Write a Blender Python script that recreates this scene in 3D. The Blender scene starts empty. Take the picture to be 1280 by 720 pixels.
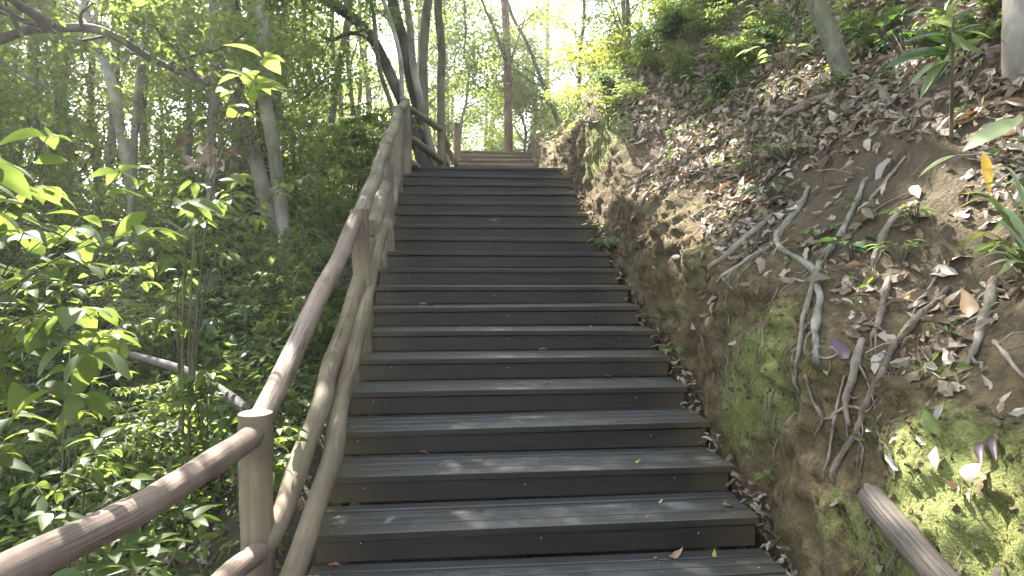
import bpy, math, random
import numpy as np
from mathutils import Vector, Matrix
from mathutils.bvhtree import BVHTree

SC = bpy.context.scene
COL = SC.collection
rng = np.random.default_rng(11)
random.seed(11)
R = math.radians

# ------------------------------------------------------------------ world, sun, camera
RISE, RUN, Y0, H = 0.165, 0.38, 2.926, 1.54
XL, XR = -0.73, 1.63
SUN = np.array([-0.34, 0.56, 0.76]); SUN /= np.linalg.norm(SUN)

wd = bpy.data.worlds.new("World"); SC.world = wd; wd.use_nodes = True
nt = wd.node_tree; nt.nodes.clear()
sky = nt.nodes.new('ShaderNodeTexSky'); sky.sky_type = 'NISHITA'; sky.sun_disc = False
sky.sun_elevation = math.asin(SUN[2]); sky.sun_rotation = math.atan2(SUN[0], SUN[1])
sky.dust_density = 1.2; sky.air_density = 1.0; sky.ozone_density = 1.0
bg = nt.nodes.new('ShaderNodeBackground'); bg.inputs[1].default_value = 0.095
wo = nt.nodes.new('ShaderNodeOutputWorld')
hs = nt.nodes.new('ShaderNodeHueSaturation'); hs.inputs['Saturation'].default_value = 0.55
nt.links.new(sky.outputs[0], hs.inputs['Color']); nt.links.new(hs.outputs[0], bg.inputs[0]); nt.links.new(bg.outputs[0], wo.inputs[0])

sl = bpy.data.lights.new('sun', 'SUN'); sl.energy = 5.0; sl.angle = R(0.55); sl.color = (1.0, 0.945, 0.86)
so = bpy.data.objects.new('sun', sl); COL.objects.link(so)
so.rotation_euler = Vector(SUN).to_track_quat('Z', 'Y').to_euler()

F = 806.0
cam = bpy.data.cameras.new('camera'); co = bpy.data.objects.new('camera', cam); COL.objects.link(co)
cam.lens = 36 * F / 1280; cam.clip_start = 0.05; cam.clip_end = 2000
co.location = (0, 0, H)
YAW, PIT = math.atan(70 / F), math.atan(32 / F)
co.rotation_euler = (R(90) - PIT, 0, -YAW)
SC.camera = co
MW = (Matrix.Translation((0, 0, H)) @ co.rotation_euler.to_matrix().to_4x4())
CR = np.array(MW.to_3x3())

SC.view_settings.view_transform = 'Standard'; SC.view_settings.look = 'None'
SC.view_settings.exposure = 3.15; SC.view_settings.gamma = 1.0
SC.render.engine = 'CYCLES'
cy = SC.cycles
cy.max_bounces = 6; cy.diffuse_bounces = 4; cy.glossy_bounces = 2; cy.transmission_bounces = 3; cy.transparent_max_bounces = 4
cy.caustics_reflective = False; cy.caustics_refractive = False
cy.sample_clamp_indirect = 6; cy.use_adaptive_sampling = False
cy.use_denoising = True
try:
    cy.denoiser = 'OPENIMAGEDENOISE'; cy.denoising_input_passes = 'RGB_ALBEDO_NORMAL'; cy.denoising_prefilter = 'ACCURATE'
except Exception:
    pass


def raydir(px, py):
    d = CR @ np.array([(px - 640) / F, -(py - 360) / F, -1.0])
    return d


def P(px, py, y):
    """the world point seen at a photo pixel, at forward distance y"""
    d = raydir(px, py)
    return np.array([0, 0, H]) + d * (y / d[1])


# ------------------------------------------------------------------ noise
def _hash(ix, iy, iz, seed):
    h = (ix.astype(np.int64) * 374761393 + iy.astype(np.int64) * 668265263 + iz.astype(np.int64) * 2147483647 + seed * 974711) & 0xffffffff
    h = ((h ^ (h >> 13)) * 1274126177) & 0xffffffff
    h = (h ^ (h >> 16)) & 0xffffff
    return h / float(0xffffff) * 2 - 1


def vnoise(p, seed=0):
    p = np.asarray(p, float)
    i = np.floor(p).astype(np.int64); f = p - i
    f = f * f * (3 - 2 * f)
    out = 0
    for dx in (0, 1):
        for dy in (0, 1):
            for dz in (0, 1):
                w = (f[..., 0] if dx else 1 - f[..., 0]) * (f[..., 1] if dy else 1 - f[..., 1]) * (f[..., 2] if dz else 1 - f[..., 2])
                out = out + w * _hash(i[..., 0] + dx, i[..., 1] + dy, i[..., 2] + dz, seed)
    return out


def fbm(p, octv=4, seed=0, gain=0.5):
    p = np.asarray(p, float); s = 0; a = 1.0; t = 0
    for k in range(octv):
        s = s + a * vnoise(p * (2.03 ** k), seed + k * 17); t += a; a *= gain
    return s / t


# ------------------------------------------------------------------ geometry container
class G:
    def __init__(s):
        s.v = []; s.t = []; s.q = []; s.tm = []; s.qm = []; s.n = 0

    def add(s, v, tris=None, quads=None, m=0):
        v = np.asarray(v, float).reshape(-1, 3)
        if tris is not None and len(tris):
            t = np.asarray(tris, np.int64).reshape(-1, 3) + s.n; s.t.append(t); s.tm.append(np.full(len(t), m))
        if quads is not None and len(quads):
            q = np.asarray(quads, np.int64).reshape(-1, 4) + s.n; s.q.append(q); s.qm.append(np.full(len(q), m))
        s.v.append(v); s.n += len(v)
        return s

    def build(s, name, mats, parent=None, loc=None, smooth=True):
        V = np.concatenate(s.v) if s.v else np.zeros((0, 3))
        o0 = np.array(parent.location) if parent is not None and loc is None else (np.array(loc) if loc is not None else np.zeros(3))
        T = np.concatenate(s.t) if s.t else np.zeros((0, 3), np.int64)
        Q = np.concatenate(s.q) if s.q else np.zeros((0, 4), np.int64)
        mi = np.concatenate(s.tm + s.qm) if (s.tm or s.qm) else np.zeros(0)
        me = bpy.data.meshes.new(name)
        me.vertices.add(len(V)); me.vertices.foreach_set('co', (V - o0).astype(np.float32).ravel())
        nl = len(T) * 3 + len(Q) * 4
        me.loops.add(nl); me.loops.foreach_set('vertex_index', np.concatenate([T.ravel(), Q.ravel()]).astype(np.int32))
        me.polygons.add(len(T) + len(Q))
        tot = np.concatenate([np.full(len(T), 3), np.full(len(Q), 4)]).astype(np.int32)
        st = np.concatenate([[0], np.cumsum(tot)[:-1]]).astype(np.int32) if len(tot) else np.zeros(0, np.int32)
        me.polygons.foreach_set('loop_start', st); me.polygons.foreach_set('loop_total', tot)
        if not isinstance(mats, (list, tuple)): mats = [mats]
        for m in mats: me.materials.append(m)
        me.polygons.foreach_set('material_index', mi.astype(np.int32))
        me.polygons.foreach_set('use_smooth', np.full(len(tot), smooth, bool))
        me.update(calc_edges=True); me.validate()
        o = bpy.data.objects.new(name, me); COL.objects.link(o)
        if parent is not None:
            o.parent = parent
        elif loc is not None:
            o.location = loc
        return o


def tag(o, label=None, cat=None, group=None, kind=None):
    if label: o['label'] = label
    if cat: o['category'] = cat
    if group: o['group'] = group
    if kind: o['kind'] = kind
    return o


def thing(name, label, cat, loc=(0, 0, 0), group=None):
    o = bpy.data.objects.new(name, None); COL.objects.link(o); o.location = Vector([float(c) for c in loc])
    o.empty_display_size = 0.2
    return tag(o, label, cat, group)


def dup(root, loc, rz=0, sc=1.0, label=None, group=None):
    r = root.copy(); COL.objects.link(r)
    r.location = Vector([float(c) for c in loc]); r.rotation_euler = (0, 0, rz); r.scale = (sc, sc, sc)
    if label: r['label'] = label
    if group: r['group'] = group
    for ch in root.children:
        c = ch.copy(); COL.objects.link(c); c.parent = r
    return r


# ------------------------------------------------------------------ tubes
def smooth_path(pts, k=6):
    p = np.asarray(pts, float)
    if len(p) < 3:
        t = np.linspace(0, 1, k + 1)[:, None]
        return p[0] * (1 - t) + p[-1] * t
    q = np.vstack([2 * p[0] - p[1], p, 2 * p[-1] - p[-2]])
    out = []
    for i in range(1, len(q) - 2):
        for t in np.linspace(0, 1, k, endpoint=False):
            a, b, c, d = q[i - 1], q[i], q[i + 1], q[i + 2]
            out.append(0.5 * (2 * b + (c - a) * t + (2 * a - 5 * b + 4 * c - d) * t * t + (3 * b - a - 3 * c + d) * t ** 3))
    out.append(p[-1])
    return np.array(out)


def tube(g, path, rad, ns=8, rough=0.0, freq=3.0, cap=True, m=0, capm=None, seed=0, jitter=0.0):
    p = np.asarray(path, float); n = len(p)
    r = np.interp(np.linspace(0, 1, n), np.linspace(0, 1, len(rad)), rad) if np.ndim(rad) else np.full(n, rad)
    if jitter:
        L = np.concatenate([[0], np.cumsum(np.linalg.norm(np.diff(p, axis=0), axis=1))])
        q = np.stack([L * freq * .5, np.zeros(n), np.zeros(n)], 1)
        off = np.stack([vnoise(q + 3.1, seed), vnoise(q + 9.7, seed + 5), vnoise(q + 17.3, seed + 9)], 1)
        w = np.sin(np.linspace(0, 1, n) * math.pi)[:, None]
        p = p + off * jitter * w
    tg = np.gradient(p, axis=0); tg /= np.linalg.norm(tg, axis=1)[:, None] + 1e-9
    up = np.array([0.123, 0.31, 1.0]) if abs(tg[0][2]) < 0.9 else np.array([1.0, 0.2, 0.1])
    a = np.cross(up, tg[0]); a /= np.linalg.norm(a)
    A = []
    for i in range(n):
        a = a - tg[i] * a.dot(tg[i]); a /= np.linalg.norm(a) + 1e-9; A.append(a)
    A = np.array(A); B = np.cross(tg, A)
    th = np.arange(ns) / ns * 2 * math.pi
    ring = A[:, None, :] * np.cos(th)[None, :, None] + B[:, None, :] * np.sin(th)[None, :, None]
    rr = np.repeat(r[:, None], ns, 1)
    if rough:
        c = p[:, None, :] + ring * rr[..., None]
        rr = rr * (1 + rough * fbm(c * freq, 3, seed + 3))
    V = p[:, None, :] + ring * rr[..., None]
    i = np.arange(n - 1)[:, None] * ns; j = np.arange(ns)[None, :]; j2 = (j + 1) % ns
    Q = np.stack([i + j, i + j2, i + ns + j2, i + ns + j], -1).reshape(-1, 4)
    g.add(V.reshape(-1, 3), quads=Q, m=m)
    if cap:
        for e, idx in ((0, 0), (n - 1, 1)):
            ringv = V[e]; c = ringv.mean(0) + tg[e] * (r[e] * 0.08) * (1 if idx else -1)
            inner = c + (ringv - c) * 0.82
            vv = np.vstack([ringv, inner, c[None]])
            t, qd = [], []
            for k in range(ns):
                k2 = (k + 1) % ns
                if idx:
                    qd.append((k, k2, ns + k2, ns + k)); t.append((ns + k, ns + k2, 2 * ns))
                else:
                    qd.append((k2, k, ns + k, ns + k2)); t.append((ns + k2, ns + k, 2 * ns))
            g.add(vv, tris=t, quads=qd, m=m if capm is None else capm)
    return V


# ------------------------------------------------------------------ leaves
def leaf_tpl(n, width, fold=0.25, droop=0.25, peak=0.45, curl=0.0, wave=0.0):
    xs = np.linspace(0, 1, n + 1)
    e = math.log(0.5) / math.log(peak)
    w = width * np.sin(math.pi * np.clip(xs, 0, 1) ** e) ** 0.85
    z0 = -droop * xs ** 2 + 0.1 * droop * xs
    V = [(xs[i], 0, z0[i]) for i in range(n + 1)]
    L = []; Rr = []
    for i in range(1, n):
        zz = fold * w[i] - curl * w[i] * 1.2 + wave * math.sin(i * 2.3)
        L.append(len(V)); V.append((xs[i], w[i], z0[i] + zz))
        zz = fold * w[i] - curl * w[i] * 0.7 + wave * math.sin(i * 1.7 + 1)
        Rr.append(len(V)); V.append((xs[i], -w[i], z0[i] + zz))
    t, q = [], []
    t += [(0, 1, L[0]), (0, Rr[0], 1)]
    for i in range(1, n - 1):
        q += [(i, i + 1, L[i], L[i - 1]), (i, Rr[i - 1], Rr[i], i + 1)]
    t += [(n - 1, n, L[-1]), (n - 1, Rr[-1], n)]
    return np.array(V, float), np.array(t).reshape(-1, 3), np.array(q).reshape(-1, 4)


def _norm(a): return a / (np.linalg.norm(a, axis=-1, keepdims=True) + 1e-9)


def rand_dirs(n): return _norm(rng.normal(size=(n, 3)))


def scatter(g, tpl, pos, xd, nm, size, m=0, wvar=0.15):
    if len(pos) == 0: return
    V, T, Q = tpl
    X = _norm(xd); Z = _norm(nm - X * (nm * X).sum(1, keepdims=True)); Y = np.cross(Z, X)
    s = np.asarray(size, float) * np.ones(len(pos)); wv = 1 + rng.uniform(-wvar, wvar, len(pos))
    W = pos[:, None, :] + s[:, None, None] * (V[None, :, 0:1] * X[:, None] + V[None, :, 1:2] * Y[:, None] * wv[:, None, None] + V[None, :, 2:3] * Z[:, None])
    k = (np.arange(len(pos)) * len(V))[:, None, None]
    g.add(W.reshape(-1, 3), tris=(T[None] + k).reshape(-1, 3) if len(T) else None, quads=(Q[None] + k).reshape(-1, 4) if len(Q) else None, m=m)


LF_FAR = leaf_tpl(2, 0.27, 0.3, 0.2)
LF_MID = leaf_tpl(3, 0.24, 0.35, 0.3)
LF_NEAR = leaf_tpl(6, 0.24, 0.3, 0.35, 0.42)
LF_LANCE = leaf_tpl(5, 0.15, 0.35, 0.4, 0.4)
LF_BLADE = leaf_tpl(7, 0.05, 0.4, 0.7, 0.35)
LF_DEAD = [leaf_tpl(6, 0.20, 0.6, 0.15, 0.5, 0, 0.05), leaf_tpl(6, 0.22, -0.6, -0.35, 0.45, 0, 0.06), leaf_tpl(6, 0.15, 1.3, 0.35, 0.5, 0, 0.04), leaf_tpl(6, 0.24, 0.3, 0.5, 0.4, 0.5, 0.06)]


# ------------------------------------------------------------------ materials
def mat(name):
    m = bpy.data.materials.new(name); m.use_nodes = True
    n = m.node_tree.nodes; n.clear()
    out = n.new('ShaderNodeOutputMaterial'); b = n.new('ShaderNodeBsdfPrincipled')
    m.node_tree.links.new(b.outputs[0], out.inputs[0])
    return m, m.node_tree, b, out


def nn(t, typ, **kw):
    x = t.nodes.new(typ)
    for k, v in kw.items(): setattr(x, k, v)
    return x


def ramp(t, fac, stops, interp='LINEAR'):
    r = nn(t, 'ShaderNodeValToRGB'); r.color_ramp.interpolation = interp
    e = r.color_ramp.elements
    while len(e) < len(stops): e.new(0.5)
    for i, (p, c) in enumerate(stops):
        e[i].position = p; e[i].color = (*c, 1) if len(c) == 3 else c
    t.links.new(fac, r.inputs[0]); return r.outputs[0]


def noise(t, scale, detail=4, rough=0.55, vec=None, dist=0.0):
    x = nn(t, 'ShaderNodeTexNoise'); x.inputs['Scale'].default_value = scale; x.inputs['Detail'].default_value = detail
    x.inputs['Roughness'].default_value = rough; x.inputs['Distortion'].default_value = dist
    if vec is not None: t.links.new(vec, x.inputs['Vector'])
    return x.outputs[0]


def mapping(t, scale=(1, 1, 1), coord='Object', rot=(0, 0, 0)):
    c = nn(t, 'ShaderNodeTexCoord'); mp = nn(t, 'ShaderNodeMapping')
    mp.inputs['Scale'].default_value = scale; mp.inputs['Rotation'].default_value = rot
    t.links.new(c.outputs[coord], mp.inputs[0]); return mp.outputs[0]


def position(t, scale=(1, 1, 1)):
    c = nn(t, 'ShaderNodeNewGeometry'); mp = nn(t, 'ShaderNodeMapping'); mp.inputs['Scale'].default_value = scale
    t.links.new(c.outputs['Position'], mp.inputs[0]); return mp.outputs[0]


def mixc(t, fac, a, b, mode='MIX'):
    x = nn(t, 'ShaderNodeMix', data_type='RGBA', blend_type=mode)
    for s, v in ((0, fac), (6, a), (7, b)):
        if isinstance(v, (int, float)): x.inputs[s].default_value = v
        elif isinstance(v, tuple): x.inputs[s].default_value = (*v, 1)
        else: t.links.new(v, x.inputs[s])
    return x.outputs[2]


def mathn(t, op, a, b=0.0, clamp=False):
    x = nn(t, 'ShaderNodeMath', operation=op, use_clamp=clamp)
    for s, v in ((0, a), (1, b)):
        if isinstance(v, (int, float)): x.inputs[s].default_value = v
        else: t.links.new(v, x.inputs[s])
    return x.outputs[0]


def bump(t, b, h, strength=0.5, dist=0.02):
    x = nn(t, 'ShaderNodeBump'); x.inputs['Strength'].default_value = strength; x.inputs['Distance'].default_value = dist
    t.links.new(h, x.inputs['Height']); t.links.new(x.outputs[0], b.inputs['Normal'])


def leaf_mat(name, stops, trans=0.4, tcol=(0.30, 0.42, 0.05), rough=0.5, spec=0.35):
    m, t, b, out = mat(name)
    g = nn(t, 'ShaderNodeNewGeometry')
    c = ramp(t, g.outputs['Random Per Island'], stops)
    v = noise(t, 9, 2, vec=position(t))
    c = mixc(t, mathn(t, 'MULTIPLY', v, 0.55), c, tuple(0.5 * x for x in stops[0][1]), 'MIX')
    t.links.new(c, b.inputs['Base Color'])
    b.inputs['Roughness'].default_value = rough; b.inputs['Specular IOR Level'].default_value = spec
    tr = nn(t, 'ShaderNodeBsdfTranslucent')
    tc = mixc(t, 0.7, c, tcol); t.links.new(tc, tr.inputs[0])
    mx = nn(t, 'ShaderNodeMixShader'); mx.inputs[0].default_value = trans
    t.links.new(b.outputs[0], mx.inputs[1]); t.links.new(tr.outputs[0], mx.inputs[2]); t.links.new(mx.outputs[0], out.inputs[0])
    return m


M = {}
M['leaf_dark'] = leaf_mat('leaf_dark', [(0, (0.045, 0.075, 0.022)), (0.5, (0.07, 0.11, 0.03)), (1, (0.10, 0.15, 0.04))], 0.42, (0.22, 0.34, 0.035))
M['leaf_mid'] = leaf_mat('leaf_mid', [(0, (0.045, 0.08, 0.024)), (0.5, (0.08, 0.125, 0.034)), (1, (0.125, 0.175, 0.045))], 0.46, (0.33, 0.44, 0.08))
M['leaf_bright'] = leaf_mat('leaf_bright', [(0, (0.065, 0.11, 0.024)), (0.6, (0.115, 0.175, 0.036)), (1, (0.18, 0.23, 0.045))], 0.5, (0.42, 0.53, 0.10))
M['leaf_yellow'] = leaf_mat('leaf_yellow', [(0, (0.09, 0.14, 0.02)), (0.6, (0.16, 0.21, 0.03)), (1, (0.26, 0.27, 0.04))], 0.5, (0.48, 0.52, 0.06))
M['leaf_pale'] = leaf_mat('leaf_pale', [(0, (0.10, 0.15, 0.06)), (0.6, (0.19, 0.25, 0.12)), (1, (0.32, 0.38, 0.22))], 0.35, (0.42, 0.5, 0.15), 0.35)
M['leaf_gloss'] = leaf_mat('leaf_gloss', [(0, (0.02, 0.055, 0.02)), (1, (0.05, 0.11, 0.035))], 0.3, (0.16, 0.3, 0.04), 0.25, 0.7)


def dead_mat(name, stops, trans=0.12, tcol=(0.3, 0.16, 0.07)):
    m, t, b, out = mat(name)
    g = nn(t, 'ShaderNodeNewGeometry')
    c = ramp(t, g.outputs['Random Per Island'], stops)
    v = noise(t, 22, 4, vec=position(t))
    c = mixc(t, mathn(t, 'MULTIPLY', v, 0.7), c, (0.06, 0.04, 0.03))
    t.links.new(c, b.inputs['Base Color']); b.inputs['Roughness'].default_value = 0.62; b.inputs['Specular IOR Level'].default_value = 0.35
    tr = nn(t, 'ShaderNodeBsdfTranslucent'); tr.inputs[0].default_value = (*tcol, 1)
    mx = nn(t, 'ShaderNodeMixShader'); mx.inputs[0].default_value = trans
    t.links.new(b.outputs[0], mx.inputs[1]); t.links.new(tr.outputs[0], mx.inputs[2]); t.links.new(mx.outputs[0], out.inputs[0])
    return m


M['dead'] = dead_mat('dead_leaf', [(0, (0.09, 0.062, 0.04)), (0.3, (0.19, 0.145, 0.10)), (0.58, (0.29, 0.235, 0.175)), (0.82, (0.40, 0.345, 0.27)), (1, (0.55, 0.50, 0.41))])


def plain_leaf(name, c, rough=0.5, trans=0.2, c2=None):
    m, t, b, out = mat(name)
    v = noise(t, 40, 4, vec=position(t))
    cc = mixc(t, v, c, c2 or tuple(0.5 * x for x in c)); t.links.new(cc, b.inputs['Base Color'])
    b.inputs['Roughness'].default_value = rough
    tr = nn(t, 'ShaderNodeBsdfTranslucent'); t.links.new(cc, tr.inputs[0])
    mx = nn(t, 'ShaderNodeMixShader'); mx.inputs[0].default_value = trans
    t.links.new(b.outputs[0], mx.inputs[1]); t.links.new(tr.outputs[0], mx.inputs[2]); t.links.new(mx.outputs[0], out.inputs[0])
    return m


def bark_mat(name, dark, light, moss=0.0, scale=1.0, mosscol=(0.10, 0.12, 0.05)):
    m, t, b, out = mat(name)
    p = position(t, (14 * scale, 14 * scale, 3 * scale))
    a = noise(t, 1.0, 6, 0.62, p, 0.6); l = noise(t, 2.3 * scale, 4, 0.5, position(t))
    c = ramp(t, a, [(0.32, dark), (0.62, light)])
    c = mixc(t, ramp(t, l, [(0.45, (0, 0, 0)), (0.68, (1, 1, 1))]), c, tuple(min(1, 1.5 * x + 0.03) for x in light))
    if moss:
        k = noise(t, 3.1 * scale, 5, 0.6, position(t, (1, 1, 0.6)))
        c = mixc(t, mathn(t, 'MULTIPLY', ramp(t, k, [(0.46, (0, 0, 0)), (0.6, (1, 1, 1))]), moss), c, mosscol)
    t.links.new(c, b.inputs['Base Color']); b.inputs['Roughness'].default_value = 0.85
    bump(t, b, a, 0.7, 0.02)
    return m


M['bark_grey'] = bark_mat('bark_grey', (0.045, 0.038, 0.03), (0.15, 0.135, 0.11), 0.35)
M['bark_pale'] = bark_mat('bark_pale', (0.09, 0.085, 0.07), (0.27, 0.26, 0.23), 0.4)
M['bark_red'] = bark_mat('bark_red', (0.05, 0.028, 0.02), (0.15, 0.085, 0.06), 0.0)
M['bark_dark'] = bark_mat('bark_dark', (0.015, 0.014, 0.012), (0.06, 0.055, 0.045), 0.3, 1.0, (0.05, 0.06, 0.03))
M['bark_moss'] = bark_mat('bark_moss', (0.05, 0.045, 0.03), (0.16, 0.15, 0.11), 0.6, 1.6, (0.11, 0.14, 0.06))
M['root'] = bark_mat('root_bark', (0.07, 0.052, 0.04), (0.18, 0.145, 0.11), 0.25, 3.0, (0.16, 0.18, 0.12))
M['root_pale'] = bark_mat('root_pale', (0.07, 0.06, 0.048), (0.19, 0.17, 0.14), 0.6, 3.5, (0.15, 0.19, 0.13))
M['root_dark'] = bark_mat('root_dark', (0.045, 0.03, 0.022), (0.13, 0.095, 0.07), 0.15, 3.0)
M['stem'] = bark_mat('stem_bark', (0.03, 0.028, 0.016), (0.09, 0.08, 0.045), 0.0, 2.0)


def log_mat(name, a, bcol, dark, moss=0.0):
    """smooth weathered pole: long soft streaks, thin dark checks along the grain; grain follows object Z of each member (generated along its length)"""
    m, t, b, out = mat(name)
    uv = nn(t, 'ShaderNodeAttribute', attribute_name='grain')
    mp = nn(t, 'ShaderNodeMapping'); mp.inputs['Scale'].default_value = (0.9, 5, 5); t.links.new(uv.outputs['Vector'], mp.inputs[0])
    n1 = noise(t, 1.6, 5, 0.6, mp.outputs[0], 0.5)
    n2 = noise(t, 2.6, 5, 0.6, position(t))
    mp2 = nn(t, 'ShaderNodeMapping'); mp2.inputs['Scale'].default_value = (0.9, 11, 11); t.links.new(uv.outputs['Vector'], mp2.inputs[0])
    n3 = noise(t, 1.7, 3, 0.5, mp2.outputs[0], 0.8)
    c = ramp(t, n1, [(0.2, a), (0.8, bcol)])
    c = mixc(t, ramp(t, n2, [(0.4, (0, 0, 0)), (0.66, (0.75, 0.75, 0.75))]), c, tuple(0.5 * (x + y) for x, y in zip(a, dark)))
    crack = ramp(t, mathn(t, 'ABSOLUTE', mathn(t, 'SUBTRACT', n3, 0.44)), [(0.010, (1, 1, 1)), (0.035, (0, 0, 0))])
    gate = ramp(t, noise(t, 1.5, 2, 0.5, position(t)), [(0.44, (0, 0, 0)), (0.52, (1, 1, 1))])
    crack = mixc(t, 1.0, crack, gate, 'MULTIPLY')
    c = mixc(t, mathn(t, 'MULTIPLY', crack, 0.85), c, dark)
    if moss:
        k = noise(t, 4.1, 5, 0.6, position(t))
        c = mixc(t, mathn(t, 'MULTIPLY', ramp(t, k, [(0.5, (0, 0, 0)), (0.62, (1, 1, 1))]), moss), c, (0.13, 0.15, 0.07))
    sp = noise(t, 60, 3, 0.7, position(t))
    c = mixc(t, ramp(t, sp, [(0.62, (0, 0, 0)), (0.75, (0.5, 0.5, 0.5))]), c, dark)
    t.links.new(c, b.inputs['Base Color']); b.inputs['Roughness'].default_value = 0.72; b.inputs['Specular IOR Level'].default_value = 0.3
    hh = mathn(t, 'SUBTRACT', mathn(t, 'MULTIPLY', n1, 0.6), crack)
    bump(t, b, hh, 0.5, 0.012)
    return m


M['log_red'] = log_mat('log_reddish', (0.20, 0.148, 0.115), (0.32, 0.25, 0.20), (0.035, 0.022, 0.02))
M['log_tan'] = log_mat('log_tan', (0.155, 0.12, 0.08), (0.28, 0.228, 0.16), (0.04, 0.03, 0.02), 0.35)
M['log_grey'] = log_mat('log_grey', (0.16, 0.132, 0.097), (0.285, 0.243, 0.183), (0.04, 0.035, 0.03), 0.25)
m, t, b, out = mat('log_cut_end')
c = ramp(t, noise(t, 30, 4, vec=position(t)), [(0.3, (0.10, 0.08, 0.06)), (0.7, (0.24, 0.20, 0.16))]); t.links.new(c, b.inputs['Base Color']); b.inputs['Roughness'].default_value = 0.8
M['log_end'] = m
M['log_dim'] = log_mat('log_dim', (0.11, 0.09, 0.075), (0.18, 0.155, 0.13), (0.03, 0.025, 0.02))


def deck_mat(name, base, lightc, rough, stain=(0.05, 0.04, 0.025), spec=0.5, edge=0.0):
    m, t, b, out = mat(name)
    g1 = noise(t, 1.0, 6, 0.6, position(t, (2.2, 60, 60)), 0.3)
    g2 = noise(t, 1.7, 5, 0.6, position(t))
    g3 = noise(t, 14, 5, 0.7, position(t))
    gl = nn(t, 'ShaderNodeNewGeometry')
    c = ramp(t, g1, [(0.3, base), (0.72, lightc)])
    c = mixc(t, mathn(t, 'MULTIPLY', gl.outputs['Random Per Island'], 0.35), c, tuple(0.6 * x for x in base))
    c = mixc(t, mathn(t, 'MULTIPLY', ramp(t, g2, [(0.5, (0, 0, 0)), (0.7, (1, 1, 1))]), 0.6), c, stain)
    c = mixc(t, ramp(t, g3, [(0.64, (0, 0, 0)), (0.8, (0.6, 0.6, 0.6))]), c, tuple(min(1, 2.2 * x) for x in lightc))
    mot = noise(t, 3.2, 6, 0.68, position(t, (0.7, 3, 3)), 0.8)
    c = mixc(t, mathn(t, 'MULTIPLY', ramp(t, mot, [(0.5, (0, 0, 0)), (0.7, (1, 1, 1))]), 0.3), c, tuple(1.4 * x for x in lightc))
    # brown-green growth towards the damp ends of the boards
    px = nn(t, 'ShaderNodeSeparateXYZ'); t.links.new(gl.outputs['Position'], px.inputs[0])
    er = ramp(t, mathn(t, 'MULTIPLY', mathn(t, 'ADD', mathn(t, 'ABSOLUTE', mathn(t, 'SUBTRACT', px.outputs[0], 0.45)), mathn(t, 'MULTIPLY', g2, 0.7)), 0.6), [(0.72, (0, 0, 0)), (0.98, (1, 1, 1))])
    c = mixc(t, mathn(t, 'MULTIPLY', er, edge), c, (0.075, 0.06, 0.025))
    t.links.new(c, b.inputs['Base Color'])
    rr = mathn(t, 'ADD', mathn(t, 'MULTIPLY', g3, 0.3), rough - 0.15); t.links.new(rr, b.inputs['Roughness'])
    b.inputs['Specular IOR Level'].default_value = spec
    bump(t, b, g1, 0.25, 0.004)
    return m


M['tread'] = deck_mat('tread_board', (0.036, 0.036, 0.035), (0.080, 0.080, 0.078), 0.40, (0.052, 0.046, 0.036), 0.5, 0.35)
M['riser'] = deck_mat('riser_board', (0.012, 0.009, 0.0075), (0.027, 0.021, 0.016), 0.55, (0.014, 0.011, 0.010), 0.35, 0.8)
M['tread_brown'] = deck_mat('tread_board_brown', (0.11, 0.08, 0.055), (0.21, 0.16, 0.115), 0.6, (0.08, 0.06, 0.04), 0.4, 0.2)
M['riser_brown'] = deck_mat('riser_board_brown', (0.08, 0.06, 0.042), (0.17, 0.13, 0.095), 0.65, (0.06, 0.045, 0.03), 0.3, 0.2)
m, t, b, out = mat('screw_steel'); b.inputs['Base Color'].default_value = (0.55, 0.55, 0.53, 1); b.inputs['Roughness'].default_value = 0.5
M['screw'] = m

# earth bank: loam, root-bound dark soil, moss (attribute 'moss' says where moss grows)
m, t, b, out = mat('earth_bank')
p = position(t)
a1 = noise(t, 2.4, 8, 0.62, p, 0.4); a2 = noise(t, 11, 7, 0.65, p, 0.3); a3 = noise(t, 55, 5, 0.7, p)
st = noise(t, 1.0, 6, 0.6, position(t, (9, 9, 2.2)), 0.6)
c = ramp(t, a2, [(0.28, (0.06, 0.043, 0.022)), (0.5, (0.16, 0.122, 0.068)), (0.72, (0.29, 0.235, 0.145))])
c = mixc(t, ramp(t, a1, [(0.42, (0, 0, 0)), (0.62, (0.7, 0.7, 0.7))]), c, (0.15, 0.12, 0.06))
c = mixc(t, ramp(t, st, [(0.52, (0, 0, 0)), (0.7, (0.6, 0.6, 0.6))]), c, (0.055, 0.045, 0.022))
at = nn(t, 'ShaderNodeAttribute', attribute_name='moss')
sx = nn(t, 'ShaderNodeSeparateXYZ'); t.links.new(at.outputs['Vector'], sx.inputs[0])
mo = mathn(t, 'ADD', sx.outputs[0], mathn(t, 'MULTIPLY', mathn(t, 'SUBTRACT', a2, 0.5), 1.8))
mo = mathn(t, 'ADD', mo, mathn(t, 'MULTIPLY', mathn(t, 'SUBTRACT', a3, 0.5), 1.0))
mf = ramp(t, mo, [(0.42, (0, 0, 0)), (0.95, (1, 1, 1))])
mc = ramp(t, a3, [(0.3, (0.17, 0.20, 0.055)), (0.7, (0.34, 0.38, 0.14))])
c = mixc(t, mathn(t, 'MULTIPLY', mf, 0.9), c, mc)
mo2 = mathn(t, 'ADD', sx.outputs[1], mathn(t, 'MULTIPLY', mathn(t, 'SUBTRACT', a1, 0.5), 1.8))
mf2 = ramp(t, mo2, [(0.4, (0, 0, 0)), (0.8, (1, 1, 1))])
c = mixc(t, mathn(t, 'MULTIPLY', mf2, 0.75), c, ramp(t, a3, [(0.3, (0.07, 0.075, 0.02)), (0.7, (0.15, 0.14, 0.045))]))
mo3 = mathn(t, 'ADD', sx.outputs[2], mathn(t, 'MULTIPLY', mathn(t, 'SUBTRACT', a1, 0.5), 1.2))
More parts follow.
